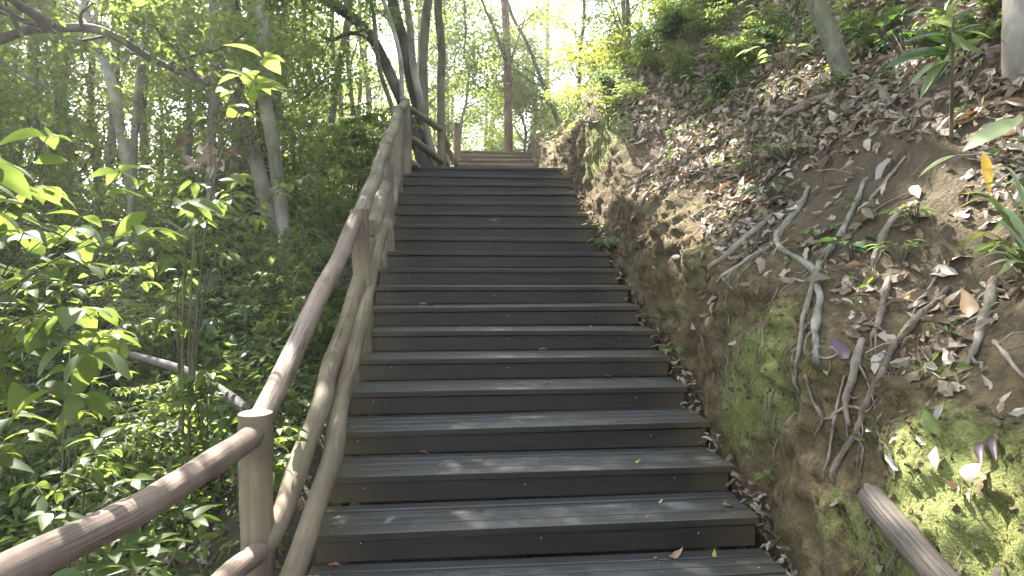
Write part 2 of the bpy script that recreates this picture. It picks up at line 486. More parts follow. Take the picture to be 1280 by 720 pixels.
c = mixc(t, mathn(t, 'MULTIPLY', ramp(t, mo3, [(0.4, (0, 0, 0)), (0.8, (1, 1, 1))]), 0.8), c, ramp(t, a3, [(0.3, (0.07, 0.055, 0.036)), (0.7, (0.18, 0.145, 0.10))]))
t.links.new(c, b.inputs['Base Color']); b.inputs['Roughness'].default_value = 0.92; b.inputs['Specular IOR Level'].default_value = 0.2
hb = mathn(t, 'ADD', mathn(t, 'MULTIPLY', a2, 0.7), mathn(t, 'ADD', mathn(t, 'MULTIPLY', a3, 0.35), mathn(t, 'MULTIPLY', st, 0.6)))
bump(t, b, hb, 1.0, 0.12)
M['bank'] = m

m, t, b, out = mat('forest_floor')
p = position(t)
a2 = noise(t, 5, 7, 0.65, p, 0.3); a3 = noise(t, 28, 5, 0.7, p)
c = ramp(t, a2, [(0.3, (0.03, 0.026, 0.016)), (0.55, (0.075, 0.06, 0.04)), (0.75, (0.13, 0.11, 0.08))])
c = mixc(t, ramp(t, a3, [(0.5, (0, 0, 0)), (0.65, (0.8, 0.8, 0.8))]), c, (0.05, 0.06, 0.02))
t.links.new(c, b.inputs['Base Color']); b.inputs['Roughness'].default_value = 0.95
bump(t, b, a3, 0.8, 0.05)
M['floor'] = m


# ------------------------------------------------------------------ terrain
def zs(y):
    return np.interp(y, [-60, 2.6, 2.93, 9.77, 13, 16.1, 18, 30, 60, 200], [-0.165, -0.165, 0.0, 2.97, 2.97, 4.29, 4.29, 3.0, -4, -30])


def zs_soft(y):
    y = np.asarray(y, float)
    return sum(zs(y + o) for o in (-1.2, -0.6, 0, 0.6, 1.2)) / 5


def gz(X, y):
    X = np.asarray(X, float); y = np.asarray(y, float)
    dl = np.clip(-X - 0.85, 0, None)
    drop = 7.5 * (1 - np.exp(-dl * 0.052))
    pz = fbm(np.stack([X * 0.5, y * 0.5, 0 * X], -1), 3, 5)
    z = zs_soft(y) - 0.28 - drop + 0.22 * pz * np.clip(dl, 0, 1)
    return z


def axis(segs):
    o = [np.arange(a, b, s) for a, b, s in segs]; return np.concatenate(o + [[segs[-1][1]]])


gx = axis([(-72, -30, 6), (-30, -10, 1.0), (-10, 4, 0.25), (4, 30, 2), (30, 72, 6)])
gy = axis([(-40, -4, 4), (-4, 20, 0.25), (20, 50, 1.5), (50, 80, 6)])
GX, GY = np.meshgrid(gx, gy)
GZ = gz(GX, GY) - np.where(GX > 1.6, 0.5, 0) - np.where((GX > -0.85) & (GX < 1.6), 0.25, 0)
g = G(); n1, n2 = GX.shape
ii = np.arange(n1 - 1)[:, None] * n2 + np.arange(n2 - 1)[None]
g.add(np.stack([GX, GY, GZ], -1).reshape(-1, 3), quads=np.stack([ii, ii + 1, ii + n2 + 1, ii + n2], -1).reshape(-1, 4))
tag(g.build('ground', M['floor']), kind='structure')


def ground_pt(X, y): return np.array([X, y, float(gz(X, y))])


def interp(y, a, b): return np.interp(y, a, b)


def bank_pt(u, y):
    """u: 0 foot (below the steps) .. 1 rim of the cut .. 1+d, d metres out across the slope"""
    u = np.asarray(u, float); y = np.asarray(y, float)
    foot = interp(y, [0, 9, 12.5, 14, 30], [1.70, 1.70, 1.86, 1.95, 2.2])
    Hw = interp(y, [0, 2, 3, 4, 5, 6, 7, 7.7, 8.4, 9.1, 10, 12, 16, 22], [0.95, 1.0, 0.97, 1.02, 0.84, 0.74, 0.74, 1.1, 1.3, 1.0, 0.85, 0.75, 0.5, 0.2])
    Hw = Hw * (1 + 0.16 * vnoise(np.stack([y * 1.6, 0 * y, 0 * y], -1), 3))
    dxw = 0.27 * Hw + 0.05 * vnoise(np.stack([y * 2.4, 0 * y + 5, 0 * y], -1), 4)
    k = interp(y, [0, 5, 8, 11, 14, 20], [1.04, 1.04, 0.95, 0.82, 0.68, 0.4])
    f = np.clip(u, 0, 1); d = np.clip(u - 1, 0, None)
    base = zs_soft(y) * 0.55 + zs(y) * 0.45 - 0.45
    x = foot + dxw * (0.35 * f + 0.65 * f ** 2.2) + d
    dd = np.where(d < 9, d, 9 + (d - 9) * 0.25)
    rimround = 0.03 * (1 - np.exp(-d * 5)); x = x - 0.07 * np.exp(-((f - 0.93) / 0.16) ** 2) * np.exp(-d * 6)
    z = base + (Hw + 0.45) * (1 - (1 - f) ** 1.12) + k * dd - rimround * 0.5
    # rock-like bulge
    bul = np.exp(-((y - 8.25) / 0.55) ** 2) * np.exp(-((f - 0.95) / 0.45) ** 2) * np.exp(-d * 2.2)
    x = x - 0.2 * bul; z = z + 0.16 * bul
    q = np.stack([x, y, z], -1)
    fw = np.clip(f * 3, 0, 1)
    grooves = fbm(np.stack([y * 3.2, z * 0.9, x * 0.5], -1), 4, 21)
    lum = fbm(q * 1.3, 4, 31); fine = fbm(q * 6.5, 4, 41, 0.6)
    wall = np.exp(-d * 3)
    x = x + wall * fw * (0.15 * grooves + 0.09 * fine + 0.03 * fbm(q * 13, 3, 51) * (y < 7.5)) + 0.03 * lum
    z = z + (1 - wall) * (0.22 * lum + 0.075 * fine) + wall * 0.05 * lum
    return np.stack([x, y, z], -1)


by = axis([(-3, 1.6, 0.15), (1.6, 7.0, 0.022), (7.0, 10, 0.035), (10, 18, 0.09), (18, 40, 0.8)])
bu = axis([(0, 1, 0.0155), (1, 2.0, 0.022), (2.0, 5.0, 0.045), (5.0, 9, 0.2), (9, 70, 4)])
BY, BU = np.meshgrid(by, bu, indexing='ij')
BP = bank_pt(BU, BY)
n1, n2 = BY.shape
ii = np.arange(n1 - 1)[:, None] * n2 + np.arange(n2 - 1)[None]
BQ = np.stack([ii, ii + 1, ii + n2 + 1, ii + n2], -1).reshape(-1, 4)
bvh = BVHTree.FromPolygons(BP.reshape(-1, 3).tolist(), BQ.tolist())


def hit(px, py):
    d = raydir(px, py); d /= np.linalg.norm(d)
    r = bvh.ray_cast(Vector((0, 0, H)), Vector(d))
    if r[0] is None: return None, None
    n = np.array(r[1]); p = np.array(r[0])
    if n.dot(d) > 0: n = -n
    return p, n


def bnear(p):
    r = bvh.find_nearest(Vector(p)); n = np.array(r[1])
    if n[2] < 0 and n[0] > 0: n = -n
    return np.array(r[0]), n


# where moss grows: x bright moss, y olive film, z leaf-mould soil on the slope
V = BP.reshape(-1, 3); mo = np.zeros((len(V), 3))
for px, py, rad, amt in ((945, 470, 0.22, 1.1), (965, 415, 0.17, 0.9), (925, 525, 0.17, 0.9), (975, 500, 0.15, .7), (1130, 600, 0.14, 1.0), (1190, 650, 0.22, 1.1), (1240, 690, 0.22, 1.1), (1150, 570, 0.10, 0.8),
                         (1040, 640, 0.12, 0.7), (1100, 700, 0.16, 0.9), (1250, 600, 0.14, 0.7), (1165, 520, 0.1, 0.5), (760, 165, 0.28, 1.0), (742, 200, 0.25, 0.9), (735, 170, .2, .8), (765, 150, .2, .8), (1010, 155, 0.30, 0.8), (1070, 120, 0.2, 0.5),
                         (1260, 115, 0.3, 0.7), (880, 320, 0.16, 0.6), (845, 380, 0.12, 0.6), (1010, 480, 0.1, 0.4), (785, 340, 0.2, 0.5)):
    h, n = hit(px, py)
    if h is None: continue
    mo[:, 0] += amt * np.exp(-((V - h) ** 2).sum(1) / (2 * rad * rad))
uu = BU.reshape(-1)
mo[:, 1] = np.where(uu < 1.02, 0.34, 0.10) + 0.12 * (V[:, 1] < 4.2) * (uu < 1.02)
mo[:, 2] = np.clip((uu - 1.0) * 3, 0, 0.9)
g = G(); g.add(V, quads=BQ)
bank = g.build('hillside', M['bank']); tag(bank, kind='structure')
at = bank.data.attributes.new('moss', 'FLOAT_VECTOR', 'POINT'); at.data.foreach_set('vector', mo.astype(np.float32).ravel())


# ------------------------------------------------------------------ stairs
def box(g, x0, x1, y0, y1, z0, z1, m=0, bev=0.006, warp=None, mfront=None):
    """bevelled board with its long side along x, cut in slices so that it can warp"""
    ns = 12; xs = np.linspace(x0, x1, ns + 1)
    b = bev
    prof = [(y0 + b, z0), (y1 - b, z0), (y1, z0 + b), (y1, z1 - b), (y1 - b, z1), (y0 + b, z1), (y0, z1 - b), (y0, z0 + b)]
    k = len(prof); V = []
    for x in xs:
        w = warp(x) if warp else (0, 0)
        for yy, zz in prof: V.append((x, yy + w[0], zz + w[1]))
    Q = []
    for i in range(ns):
        for j in range(k):
            j2 = (j + 1) % k; Q.append((i * k + j, i * k + j2, (i + 1) * k + j2, (i + 1) * k + j))
    T = []
    for e, s in ((0, 1), (ns, -1)):
        for j in range(1, k - 1):
            a, b2, c2 = e * k, e * k + j, e * k + j + 1
            T.append((a, c2, b2) if s > 0 else (a, b2, c2))
    if mfront is None: g.add(V, tris=T, quads=Q, m=m)
    else:
        fr = [q_ for i_, q_ in enumerate(Q) if i_ % k in (6, 7)]; rest = [q_ for i_, q_ in enumerate(Q) if i_ % k not in (6, 7)]
        g.add(V, tris=T, quads=rest, m=m); g.n -= len(V); g.v.pop(); g.add(V, quads=fr, m=mfront)


def disc(g, x, y, z, r, m, axis_='z'):
    th = np.arange(6) / 6 * 2 * math.pi
    if axis_ == 'z': V = [(x, y, z)] + [(x + r * math.cos(a), y + r * math.sin(a), z - 0.0006) for a in th]
    else: V = [(x, y, z)] + [(x + r * math.cos(a), y + 0.0006, z + r * math.sin(a)) for a in th]
    g.add(V, tris=[(0, 1 + i, 1 + (i + 1) % 6) for i in range(6)], m=m)


def flight(root, n, y0, z0, xl, xr, mt, mr, first=0, landing=None, seed=0):
    rs = random.Random(seed)
    for i in range(first, n + 1):
        y = y0 + RUN * i; z = z0 + RISE * i
        jl = 0.0
        a, b_ = xl + rs.uniform(-0.012, 0.012) - jl, xr + rs.uniform(-0.02, 0.02)
        amp = rs.uniform(0.001, 0.0045); ph = rs.uniform(0, 6); sl_ = rs.uniform(-0.005, 0.005)
        wf = lambda x, amp=amp, ph=ph, sl_=sl_: (0.4 * amp * math.sin(x * 1.9 + ph), amp * math.sin(x * 1.3 + ph) + sl_ * x)
        last = (i == n)
        depth = RUN + 0.005 if not (last and landing) else landing
        # tread: planks with open joints; the front plank carries the nosing
        g = G(); npl = 4 if not (last and landing) else int(landing / 0.125)
        wpl = depth / npl
        for k in range(npl):
            ya = y - 0.022 if k == 0 else y + k * wpl
            yb = y + (k + 1) * wpl - rs.uniform(0.013, 0.019)
            dz = rs.uniform(-0.003, 0.002)
            box(g, a + rs.uniform(-0.006, 0.006), b_ + rs.uniform(-0.006, 0.006), ya, yb, z - 0.042 + dz, z + dz, 0, 0.004, wf, 2 if k == 0 else None)
        for xx in (a + 0.10, a + 0.62, 0.42, b_ - 0.62, b_ - 0.1):
            for k in range(min(npl, 3)):
                if rs.random() < 0.8:
                    xq = xx + rs.uniform(-0.02, 0.02)
                    disc(g, xq, y + (k + 0.4) * wpl + rs.uniform(-0.02, 0.02), z + wf(xq)[1] + 0.0032, 0.0038, 1)
        g.build('tread', [mt, M['screw'], mr], root, smooth=False)
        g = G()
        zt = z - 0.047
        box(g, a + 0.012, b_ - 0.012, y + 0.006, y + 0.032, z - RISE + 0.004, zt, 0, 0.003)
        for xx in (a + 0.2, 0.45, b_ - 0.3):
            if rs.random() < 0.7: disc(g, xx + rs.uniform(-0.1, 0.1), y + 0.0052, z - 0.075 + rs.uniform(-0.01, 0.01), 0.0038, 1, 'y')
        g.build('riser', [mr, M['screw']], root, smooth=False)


lower = thing('wooden_staircase', 'long dark weathered timber staircase with wide treads climbing the forest slope', 'staircase', (0.45, Y0, 0))
flight(lower, 18, Y0, 0.0, XL, XR, M['tread'], M['riser'], 0, 3.2, 3)
g = G()
for k in range(24):
    ya = Y0 - 3.2 + k * 0.133
    box(g, XL - 0.35, XR + 0.02, ya, ya + 0.124, -RISE - 0.045, -RISE, 0, 0.004)
g.build('landing_deck', M['tread'], lower, smooth=False)
for xx in (XL + 0.05, 0.42, XR - 0.09):
    g = G()
    pts = [(Y0 + 0.05, -0.35), (Y0 + RUN * 18 + 0.05, 18 * RISE - 0.35), (Y0 + RUN * 18 + 0.05, 18 * RISE - 0.12), (Y0 + 0.05, -0.12)]
    V = [(xx - 0.02, yy, zz - 0.05) for yy, zz in pts] + [(xx + 0.02, yy, zz - 0.05) for yy, zz in pts]
    g.add(V, quads=[(0, 1, 2, 3), (7, 6, 5, 4), (0, 4, 5, 1), (1, 5, 6, 2), (2, 6, 7, 3), (3, 7, 4, 0)])
    g.build('stringer', M['riser'], lower, smooth=False)

upper = thing('wooden_staircase', 'short paler brown timber steps at the top beyond the landing', 'staircase', (1.0, 13.0, 2.97))
flight(upper, 8, 13.0, 2.97, 0.05, 1.86, M['tread_brown'], M['riser_brown'], 1, 2.0, 5)


# ------------------------------------------------------------------ log railing
def log_member(name, pts, r, mt, root, ns=18, jit=0.03, rough=0.09, k=10, knots=2, seed=0, part=True):
    path = smooth_path(pts, k) if len(pts) > 2 else smooth_path(pts, 26)
    g = G(); n0 = len(path)
    V = tube(g, path, r, ns, rough, 4.0, True, 0, 1, seed, jit)
    rs = random.Random(seed)
    o = g.build(name, [mt, M['log_end']], root)
    # grain coordinates: along the log, and across it
    allv = np.concatenate(g.v)
    L = np.concatenate([[0], np.cumsum(np.linalg.norm(np.diff(path, axis=0), axis=1))])
    gr = np.zeros((len(allv), 3)); th = np.arange(ns) / ns * 2 * math.pi
    gr[:n0 * ns, 0] = np.repeat(L, ns); gr[:n0 * ns, 1] = np.tile(np.cos(th) * 0.3, n0); gr[:n0 * ns, 2] = np.tile(np.sin(th) * 0.3, n0)
    gr[n0 * ns:] = allv[n0 * ns:]
    gr += seed * 3.7
    at = o.data.attributes.new('grain', 'FLOAT_VECTOR', 'POINT'); at.data.foreach_set('vector', gr.astype(np.float32).ravel())
    return o


rail = thing('log_railing', 'rustic railing of rounded logs following the open side of the dark staircase', 'railing', (-0.8, Y0, -0.2))
PO = {}


def post(key, px, py, y, r, lean=(0, 0), mt='log_tan', low=1.35, seed=0):
    top = P(px, py, y); PO[key] = top
    bot = top + np.array([lean[0], lean[1], -low])
    log_member('post', [bot, bot * 0.5 + top * 0.5 + np.array([0.008, 0.0, 0]), top], [r * 1.05, r * 0.97, r], M[mt], rail, 20, 0.02, 0.15, 12, seed=seed)


post('A', 319, 516, 2.92, 0.073, (0.0, 0.02), 'log_tan', 1.45, 2)
post('B', 449, 262, 5.20, 0.074, (0.02, 0.0), 'log_tan', 1.7, 3)
post('C', 482, 178, 6.95, 0.072, (0.0, 0.0), 'log_grey', 1.7, 4)
post('D', 497, 134, 8.75, 0.074, (-0.02, 0.0), 'log_grey', 1.7, 5)
post('E', 506, 124, 9.5, 0.07, (0.02, 0.0), 'log_grey', 1.5, 6)
post('F', 552, 158, 11.0, 0.075, (0.0, 0.0), 'log_tan', 1.3, 7)
post('G', 571, 154, 15.6, 0.085, (0.0, 0.0), 'log_tan', 1.5, 8)
A, B_, C_, D_, E_, F_, G_ = [PO[k] for k in 'ABCDEFG']
dz = lambda p, z, x=0, y=0: p + np.array([x, y, z])
# top handrail: near piece comes down towards the viewer
near_end = P(-60, 752, 1.35)
log_member('handrail', [dz(A, -0.09), P(190, 630, 2.0), near_end], [0.052, 0.047, 0.046], M['log_red'], rail, 22, 0.02, 0.16, 14, seed=11)
log_member('handrail', [dz(A, -0.07, 0, 0.03), P(372, 430, 3.7), dz(B_, -0.07, -.02, -.02)], [0.052, 0.056, 0.058], M['log_red'], rail, 20, 0.03, 0.12, 14, seed=12)
log_member('handrail', [dz(B_, -0.05, -.0, 0.02), dz(C_, -0.07, 0, -.02)], [0.064, 0.058], M['log_grey'], rail, 18, 0.02, 0.09, seed=13)
log_member('handrail', [dz(C_, -0.05), dz(D_, -0.06)], [0.066, 0.06], M['log_grey'], rail, 18, 0.02, 0.09, seed=14)
log_member('handrail', [dz(D_, -0.04), dz(E_, -0.07)], [0.06, 0.06], M['log_grey'], rail, 16, 0.01, 0.09, seed=15)
log_member('handrail', [dz(E_, -0.09), dz(F_, -0.06)], [0.055, 0.05], M['log_grey'], rail, 16, 0.02, 0.09, seed=16)
log_member('handrail', [dz(F_, -0.12), P(567, 202, 15.4)], [0.06, 0.06], M['log_grey'], rail, 14, 0.03, 0.09, seed=17)
# middle and low rails, bracketed to the stair side of the posts
log_member('middle_rail', [P(324, 700, 2.93), P(352, 645, 3.02), P(398, 500, 3.75), P(436, 395, 4.75), P(462, 300, 5.7)], [0.044, 0.050, 0.056, 0.058, 0.056], M['log_tan'], rail, 18, 0.03, 0.17, 10, seed=21)
log_member('middle_rail', [P(465, 285, 5.6), P(481, 232, 6.9), P(489, 190, 8.3)], [0.07, 0.07, 0.066], M['log_grey'], rail, 18, 0.02, 0.10, 12, seed=22)
log_member('low_rail', [P(350, 760, 2.5), P(392, 640, 3.0), P(428, 515, 3.8), P(451, 400, 4.75), P(471, 318, 5.9), P(480, 285, 6.5)], [0.050, 0.052, 0.056, 0.056, 0.056, 0.052], M['log_tan'], rail, 18, 0.03, 0.13, 9, seed=23)
log_member('low_rail', [P(470, 330, 5.9), P(487, 262, 7.4), P(496, 222, 8.8)], [0.07, 0.07, 0.06], M['log_grey'], rail, 18, 0.02, 0.09, 12, seed=24)
log_member('middle_rail', [P(322, 690, 2.88), P(285, 722, 2.5), P(215, 800, 2.0)], [0.046, 0.046, 0.046], M['log_red'], rail, 18, 0.01, 0.13, 10, seed=25)
log_member('middle_rail', [P(512, 172, 9.5), P(552, 202, 10.9)], [0.056, 0.056], M['log_grey'], rail, 16, 0.02, 0.09, seed=26)
log_member('low_rail', [P(512, 203, 9.5), P(545, 222, 10.8)], [0.055, 0.055], M['log_grey'], rail, 16, 0.02, 0.09, seed=27)
log_member('middle_rail', [P(552, 196, 11.1), P(572, 228, 15.4)], [0.055, 0.055], M['log_grey'], rail, 14, 0.02, 0.09, seed=28)

# log stub out of the bank
h, n = hit(1108, 642)
end = P(1205, 752, 2.0)
bl = thing('log', 'grey round log jutting out of the mossy bank beside the bottom steps', 'log', h)
dirv = (end - h)
log_member('pole', [h - dirv * 0.25, h, h + dirv * 0.5, end, h + dirv * 2.0], [0.058, 0.060, 0.055, 0.056, 0.056], M['log_dim'], bl, 24, 0.012, 0.10, 10, seed=31)
pe = h + dirv * 1.8
log_member('post', [np.array([pe[0], pe[1], -0.4]), np.array([pe[0], pe[1], pe[2] + 0.02])], [0.075, 0.072], M['log_grey'], bl, 16, 0.0, 0.06, seed=32)

exec_parts = []

# ------------------------------------------------------------------ gaps in the canopy where sun reaches the ground
SHAFT = []


def shaft(p, r):
    if p is not None: SHAFT.append((np.array(p), r))


for px, py, r in ((840, 232, 0.42), (880, 205, 0.36), (905, 245, 0.26), (850, 200, .34), (800, 218, .28), (862, 262, .26), (742, 185, 0.30), (735, 240, .25), (1128, 588, 0.09), (1170, 610, .06), (1240, 690, .07), (1190, 640, 0.05), (1262, 640, 0.08),
                  (1050, 95, 0.16), (985, 110, 0.15), (1240, 160, 0.12), (1215, 250, .14), (1160, 60, .16), (1110, 350, 0.08), (800, 150, .3), (960, 70, .2)):
    shaft(hit(px, py)[0], r)
for px, py, i, r in ((425, 655, 1, .02), (495, 653, 1, .03), (590, 652, 1, .03), (430, 700, 0, .02), (500, 702, 0, .02), (600, 700, 0, .03), (780, 524, 4, .01)):
    d = raydir(px, py); s = (RISE * i - H) / d[2]; shaft(np.array([0, 0, H]) + d * s, r)
for px, py, y, r in ((436, 300, 5.0, .12), (335, 85, 4.2, .25), (160, 360, 4.5, .2), (265, 470, 4.6, .25), (20, 520, 3.0, .25), (350, 540, 3.4, .12), (120, 550, 3.4, .2), (500, 300, 6, .05),
                     (60, 250, 4, .3), (250, 215, 6, .5), (180, 300, 5, .3), (330, 330, 6, .3), (90, 640, 3.2, .2), (600, 200, 14, .8), (390, 600, 3.1, .05)):
    shaft(P(px, py, y), r)


def carve(pos):
    keep = np.ones(len(pos), bool)
    for p, r in SHAFT:
        v = pos - p; a = v @ SUN
        d2 = (v * v).sum(1) - a * a
        keep &= ~((a > 1.2) & (d2 < (r * 1.15 + 0.05) ** 2))
    return keep


# ------------------------------------------------------------------ trees
def clump_leaves(g, centers, spread, per, size, tpl, m=0, flat=0.6, do_carve=True, droop=0.35):
    c = np.repeat(np.asarray(centers), per, 0); n = len(c)
    sp = np.repeat(np.asarray(spread) * np.ones(len(centers)), per)[:, None]
    pos = c + rng.normal(size=(n, 3)) * sp * np.array([1, 1, flat]) * 0.6
    if do_carve:
        k = carve(pos); pos = pos[k]; n = len(pos)
    xd = rand_dirs(n) * np.array([1, 1, 0.4]) + np.array([0, 0, -droop])
    nm = rand_dirs(n) * 0.75 + np.array([0, 0, 0.75])
    scatter(g, tpl, pos, xd, nm, size * rng.uniform(0.6, 1.25, n), m)


def limb(g, start, direction, L, r, bend=0.25, ns=6, k=5):
    for _try in range(6):
        dn = np.array(direction, float); dn /= np.linalg.norm(dn)
        q = np.array(start) + dn * L * np.linspace(0.1, 1, 6)[:, None]
        if carve(q).all(): break
        a_ = rng.uniform(0, 6.28); h_ = math.hypot(direction[0], direction[1]); direction = (h_ * math.cos(a_), h_ * math.sin(a_), direction[2])
    pts = [np.array(start)]; d = np.array(direction, float); d /= np.linalg.norm(d)
    for i in range(4):
        d = d + rng.normal(size=3) * bend + np.array([0, 0, 0.10]); d /= np.linalg.norm(d)
        pts.append(pts[-1] + d * L / 4)
    path = smooth_path(pts, k)
    tube(g, path, [r, r * 0.75, r * 0.5, r * 0.2], ns, 0.08, 5, False)
    return path


def crown_on(gt, gc, path, r_of, t0, nl, Ll, leafn, size, tpl, spread=0.45, sub=3, lens=(0.6, 1.1), up=0.35):
    n = len(path)
    cent = []
    for j in range(nl):
        t = t0 + (1 - t0) * (j + rng.uniform(0, 0.9)) / nl
        i = min(n - 1, int(t * (n - 1)))
        az = rng.uniform(0, 2 * math.pi)
        L = Ll * rng.uniform(*lens) * (1.15 - 0.5 * t)
        lp = limb(gt, path[i], (math.cos(az), math.sin(az), up + rng.uniform(-0.2, 0.5)), L, r_of(t) * 0.45)
        cent += [lp[-1], lp[int(len(lp) * 0.75)], lp[int(len(lp) * .55)]]
        for s in range(sub):
            q = int(len(lp) * rng.uniform(0.35, 0.95)); a2 = az + rng.uniform(-1.4, 1.4)
            sp = limb(gt, lp[q], (math.cos(a2), math.sin(a2), rng.uniform(-0.1, 0.6)), L * rng.uniform(0.3, 0.6), r_of(t) * 0.18, 0.3, 5, 3)
            cent += [sp[-1], sp[len(sp) // 2], sp[int(len(sp) * .8)]]
    cent.append(path[-1])
    clump_leaves(gc, cent, spread * rng.uniform(0.5, 1.3, len(cent)), leafn, size, tpl)


def tree(label, pts, r0, r1, bark, leaf, ztop=None, crown=None, group='forest trees', name='tree', base_drop=True, jit=0.05, ns=12, extra_limbs=(), lname=None):
    """pts: world points from the ground up; ztop: carry the trunk on to that height; crown: (t0, limbs, limb length, leaves per clump, leaf size)"""
    pts = [np.array(p, float) for p in pts]
    if base_drop:
        b = pts[0].copy(); d = (pts[0] - pts[1]); d = d / (abs(d[2]) + 1e-6)
        for _ in range(60):
            if b[0] > 1.4:
                nb, _n = bnear(b); gl = nb[2] if np.linalg.norm(nb[:2] - b[:2]) < 1.0 else b[2] - 0.3
            else: gl = float(gz(b[0], b[1]))
            if b[2] <= gl - 0.1: break
            b = b + np.array([np.clip(d[0], -.4, .4) * 0.1, 0, -0.1])
        if np.linalg.norm(b - pts[0]) > 0.15: pts = [b] + pts
    if ztop:
        d = pts[-1] - pts[-2]; d = d / np.linalg.norm(d); d[2] = max(d[2], 0.6)
        while pts[-1][2] < ztop:
            pts.append(pts[-1] + d * 1.3 + np.array([rng.normal() * 0.12, rng.normal() * 0.12, 0])); d[0] *= 0.85; d[1] *= 0.85
    path = smooth_path(pts, 7)
    root = thing(name, label, 'tree', pts[0], group)
    gt = G(); gc = G()
    fl = np.interp(np.linspace(0, 1, len(path)), [0, 0.06, 0.2, 1], [1.35, 1.0, 0.95, 1])
    rad = np.linspace(r0, r1, len(path)) * fl
    tube(gt, path, rad, ns, 0.12, 2.5, True, 0, None, int(rng.integers(1000)), jit)
    for (a, b, r) in extra_limbs:
        tube(gt, smooth_path(a, 6), [r, r * 0.55] if b is None else [r, b], 7, 0.1, 4, False)
    if crown:
        t0, nl, Ll, lf, sz = crown[:5]
        crown_on(gt, gc, path, lambda t: r0 + (r1 - r0) * t, t0, nl, Ll, lf, sz, LF_FAR, *(crown[5:] or (0.45,)))
    gt.build('trunk', bark, root)
    if crown: gc.build('crown', leaf, root, smooth=False)
    return root


def px_path(l, y): return [P(a, b, y + (c[0] if c else 0)) for a, b, *c in l][::-1]


B = M
# -- the group leaning over the top of the railing
tree('dark leaning tree trunk forking low behind the upper railing post', px_path([(400, -4), (443, 23), (463, 43), (483, 77), (503, 125), (520, 175)], 11.5), 0.105, 0.085, B['bark_dark'], B['leaf_dark'], 8.0, (0.55, 5, 2.2, 22, 0.11),
     extra_limbs=(([P(474, 62, 11.5), P(458, 45, 11.4), P(436, 42, 11.2), P(414, 50, 11.0), P(400, 44, 10.8)], 0.02, 0.05),))
tree('thick dark tree trunk crossing the pale mossy trunk behind the railing', px_path([(488, -6), (503, 50), (517, 110), (530, 170), (540, 210)], 12.2), 0.115, 0.09, B['bark_dark'], B['leaf_dark'], 11.5, (0.55, 10, 3.6, 42, 0.125, 0.62, 4))
tree('slim pale mossy tree trunk rising behind the corner of the railing', px_path([(506, -6), (512, 60), (522, 112), (535, 172), (545, 215)], 11.8), 0.075, 0.055, B['bark_pale'], B['leaf_mid'], 11.5, (0.6, 8, 3.2, 40, 0.12, .6, 4))
tree('brown tree trunk standing just beyond the pale mossy trunk', px_path([(536, -6), (528, 67), (531, 140), (534, 215)], 13.0), 0.10, 0.08, B['bark_grey'], B['leaf_mid'], 11.5, (0.55, 10, 3.6, 42, 0.125, .62, 4))
tree('straight grey brown tree trunk behind the landing railing', px_path([(549, -6), (552, 67), (552, 150), (553, 215)], 14.0), 0.10, 0.075, B['bark_grey'], B['leaf_mid'], 11.5, (0.6, 10, 3.4, 40, 0.12, .62, 4))
tree('thin crooked tree with an S-bent stem above the landing railing', px_path([(578, -30), (582, 33), (580, 67), (586, 90), (583, 127), (577, 147), (573, 185)], 19.6), 0.055, 0.03, B['bark_grey'], B['leaf_mid'], 8.0, (0.3, 10, 1.7, 34, 0.11))
tree('straight reddish brown tree standing at the head of the steps', px_path([(629, -6), (634, 67), (635, 130), (636, 200)], 18.5), 0.135, 0.09, B['bark_red'], B['leaf_mid'], 13.0, (0.62, 10, 2.8, 26, 0.12), jit=0.02,
     extra_limbs=(([P(634, 80, 18.5), P(627, 62, 18.3), P(618, 35, 18.0), P(606, 10, 17.8), P(598, -20, 17.5)], 0.03, 0.06), ([P(637, 84, 18.5), P(644, 60, 18.6), P(651, 38, 18.8), P(662, 5, 19)], 0.02, 0.05)))
tree('slender dark tree leaning over the path from the bank top', px_path([(640, 18), (657, 50), (673, 90), (688, 130), (699, 160)], 18.6), 0.075, 0.04, B['bark_dark'], B['leaf_mid'], 9.0, (0.3, 9, 1.7, 22, 0.11))
tree('small twisted tree beside the head of the upper steps', px_path([(628, 110), (642, 130), (652, 150), (656, 168), (655, 195)], 19.5), 0.06, 0.02, B['bark_grey'], B['leaf_bright'], None, (0.25, 8, 1.5, 34, 0.11))
tree('forked grey tree behind the twisted sapling at the head of the steps', px_path([(668, 60), (665, 110), (668, 150), (660, 195)], 20.5), 0.09, 0.05, B['bark_grey'], B['leaf_bright'], 8, (0.25, 11, 2.0, 36, 0.12))
tree('thin pale tree stem crossing in front of the dark leaning trunk', px_path([(474, -6), (495, 60), (502, 117), (506, 160)], 10.5), 0.045, 0.03, B['bark_pale'], B['leaf_mid'], 7.5, (0.6, 4, 1.4, 18, 0.09))
tree('second thin pale stem beside the dark leaning trunk', px_path([(461, -6), (472, 57), (487, 133), (492, 175)], 11.0), 0.045, 0.03, B['bark_grey'], B['leaf_mid'], 7.5, (0.6, 4, 1.4, 18, 0.09))
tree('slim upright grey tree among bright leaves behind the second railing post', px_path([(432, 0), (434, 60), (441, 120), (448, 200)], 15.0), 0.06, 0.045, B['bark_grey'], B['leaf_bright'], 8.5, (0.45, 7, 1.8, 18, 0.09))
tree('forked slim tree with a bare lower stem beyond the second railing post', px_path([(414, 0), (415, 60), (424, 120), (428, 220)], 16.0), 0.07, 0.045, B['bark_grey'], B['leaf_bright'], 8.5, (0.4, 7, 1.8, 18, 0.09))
tree('thin straight tree in the bright gap beyond the third railing post', px_path([(450, -6), (450, 60), (449, 120), (447, 200)], 18.0), 0.06, 0.045, B['bark_grey'], B['leaf_mid'], 9.5, (0.4, 7, 1.8, 18, 0.09))
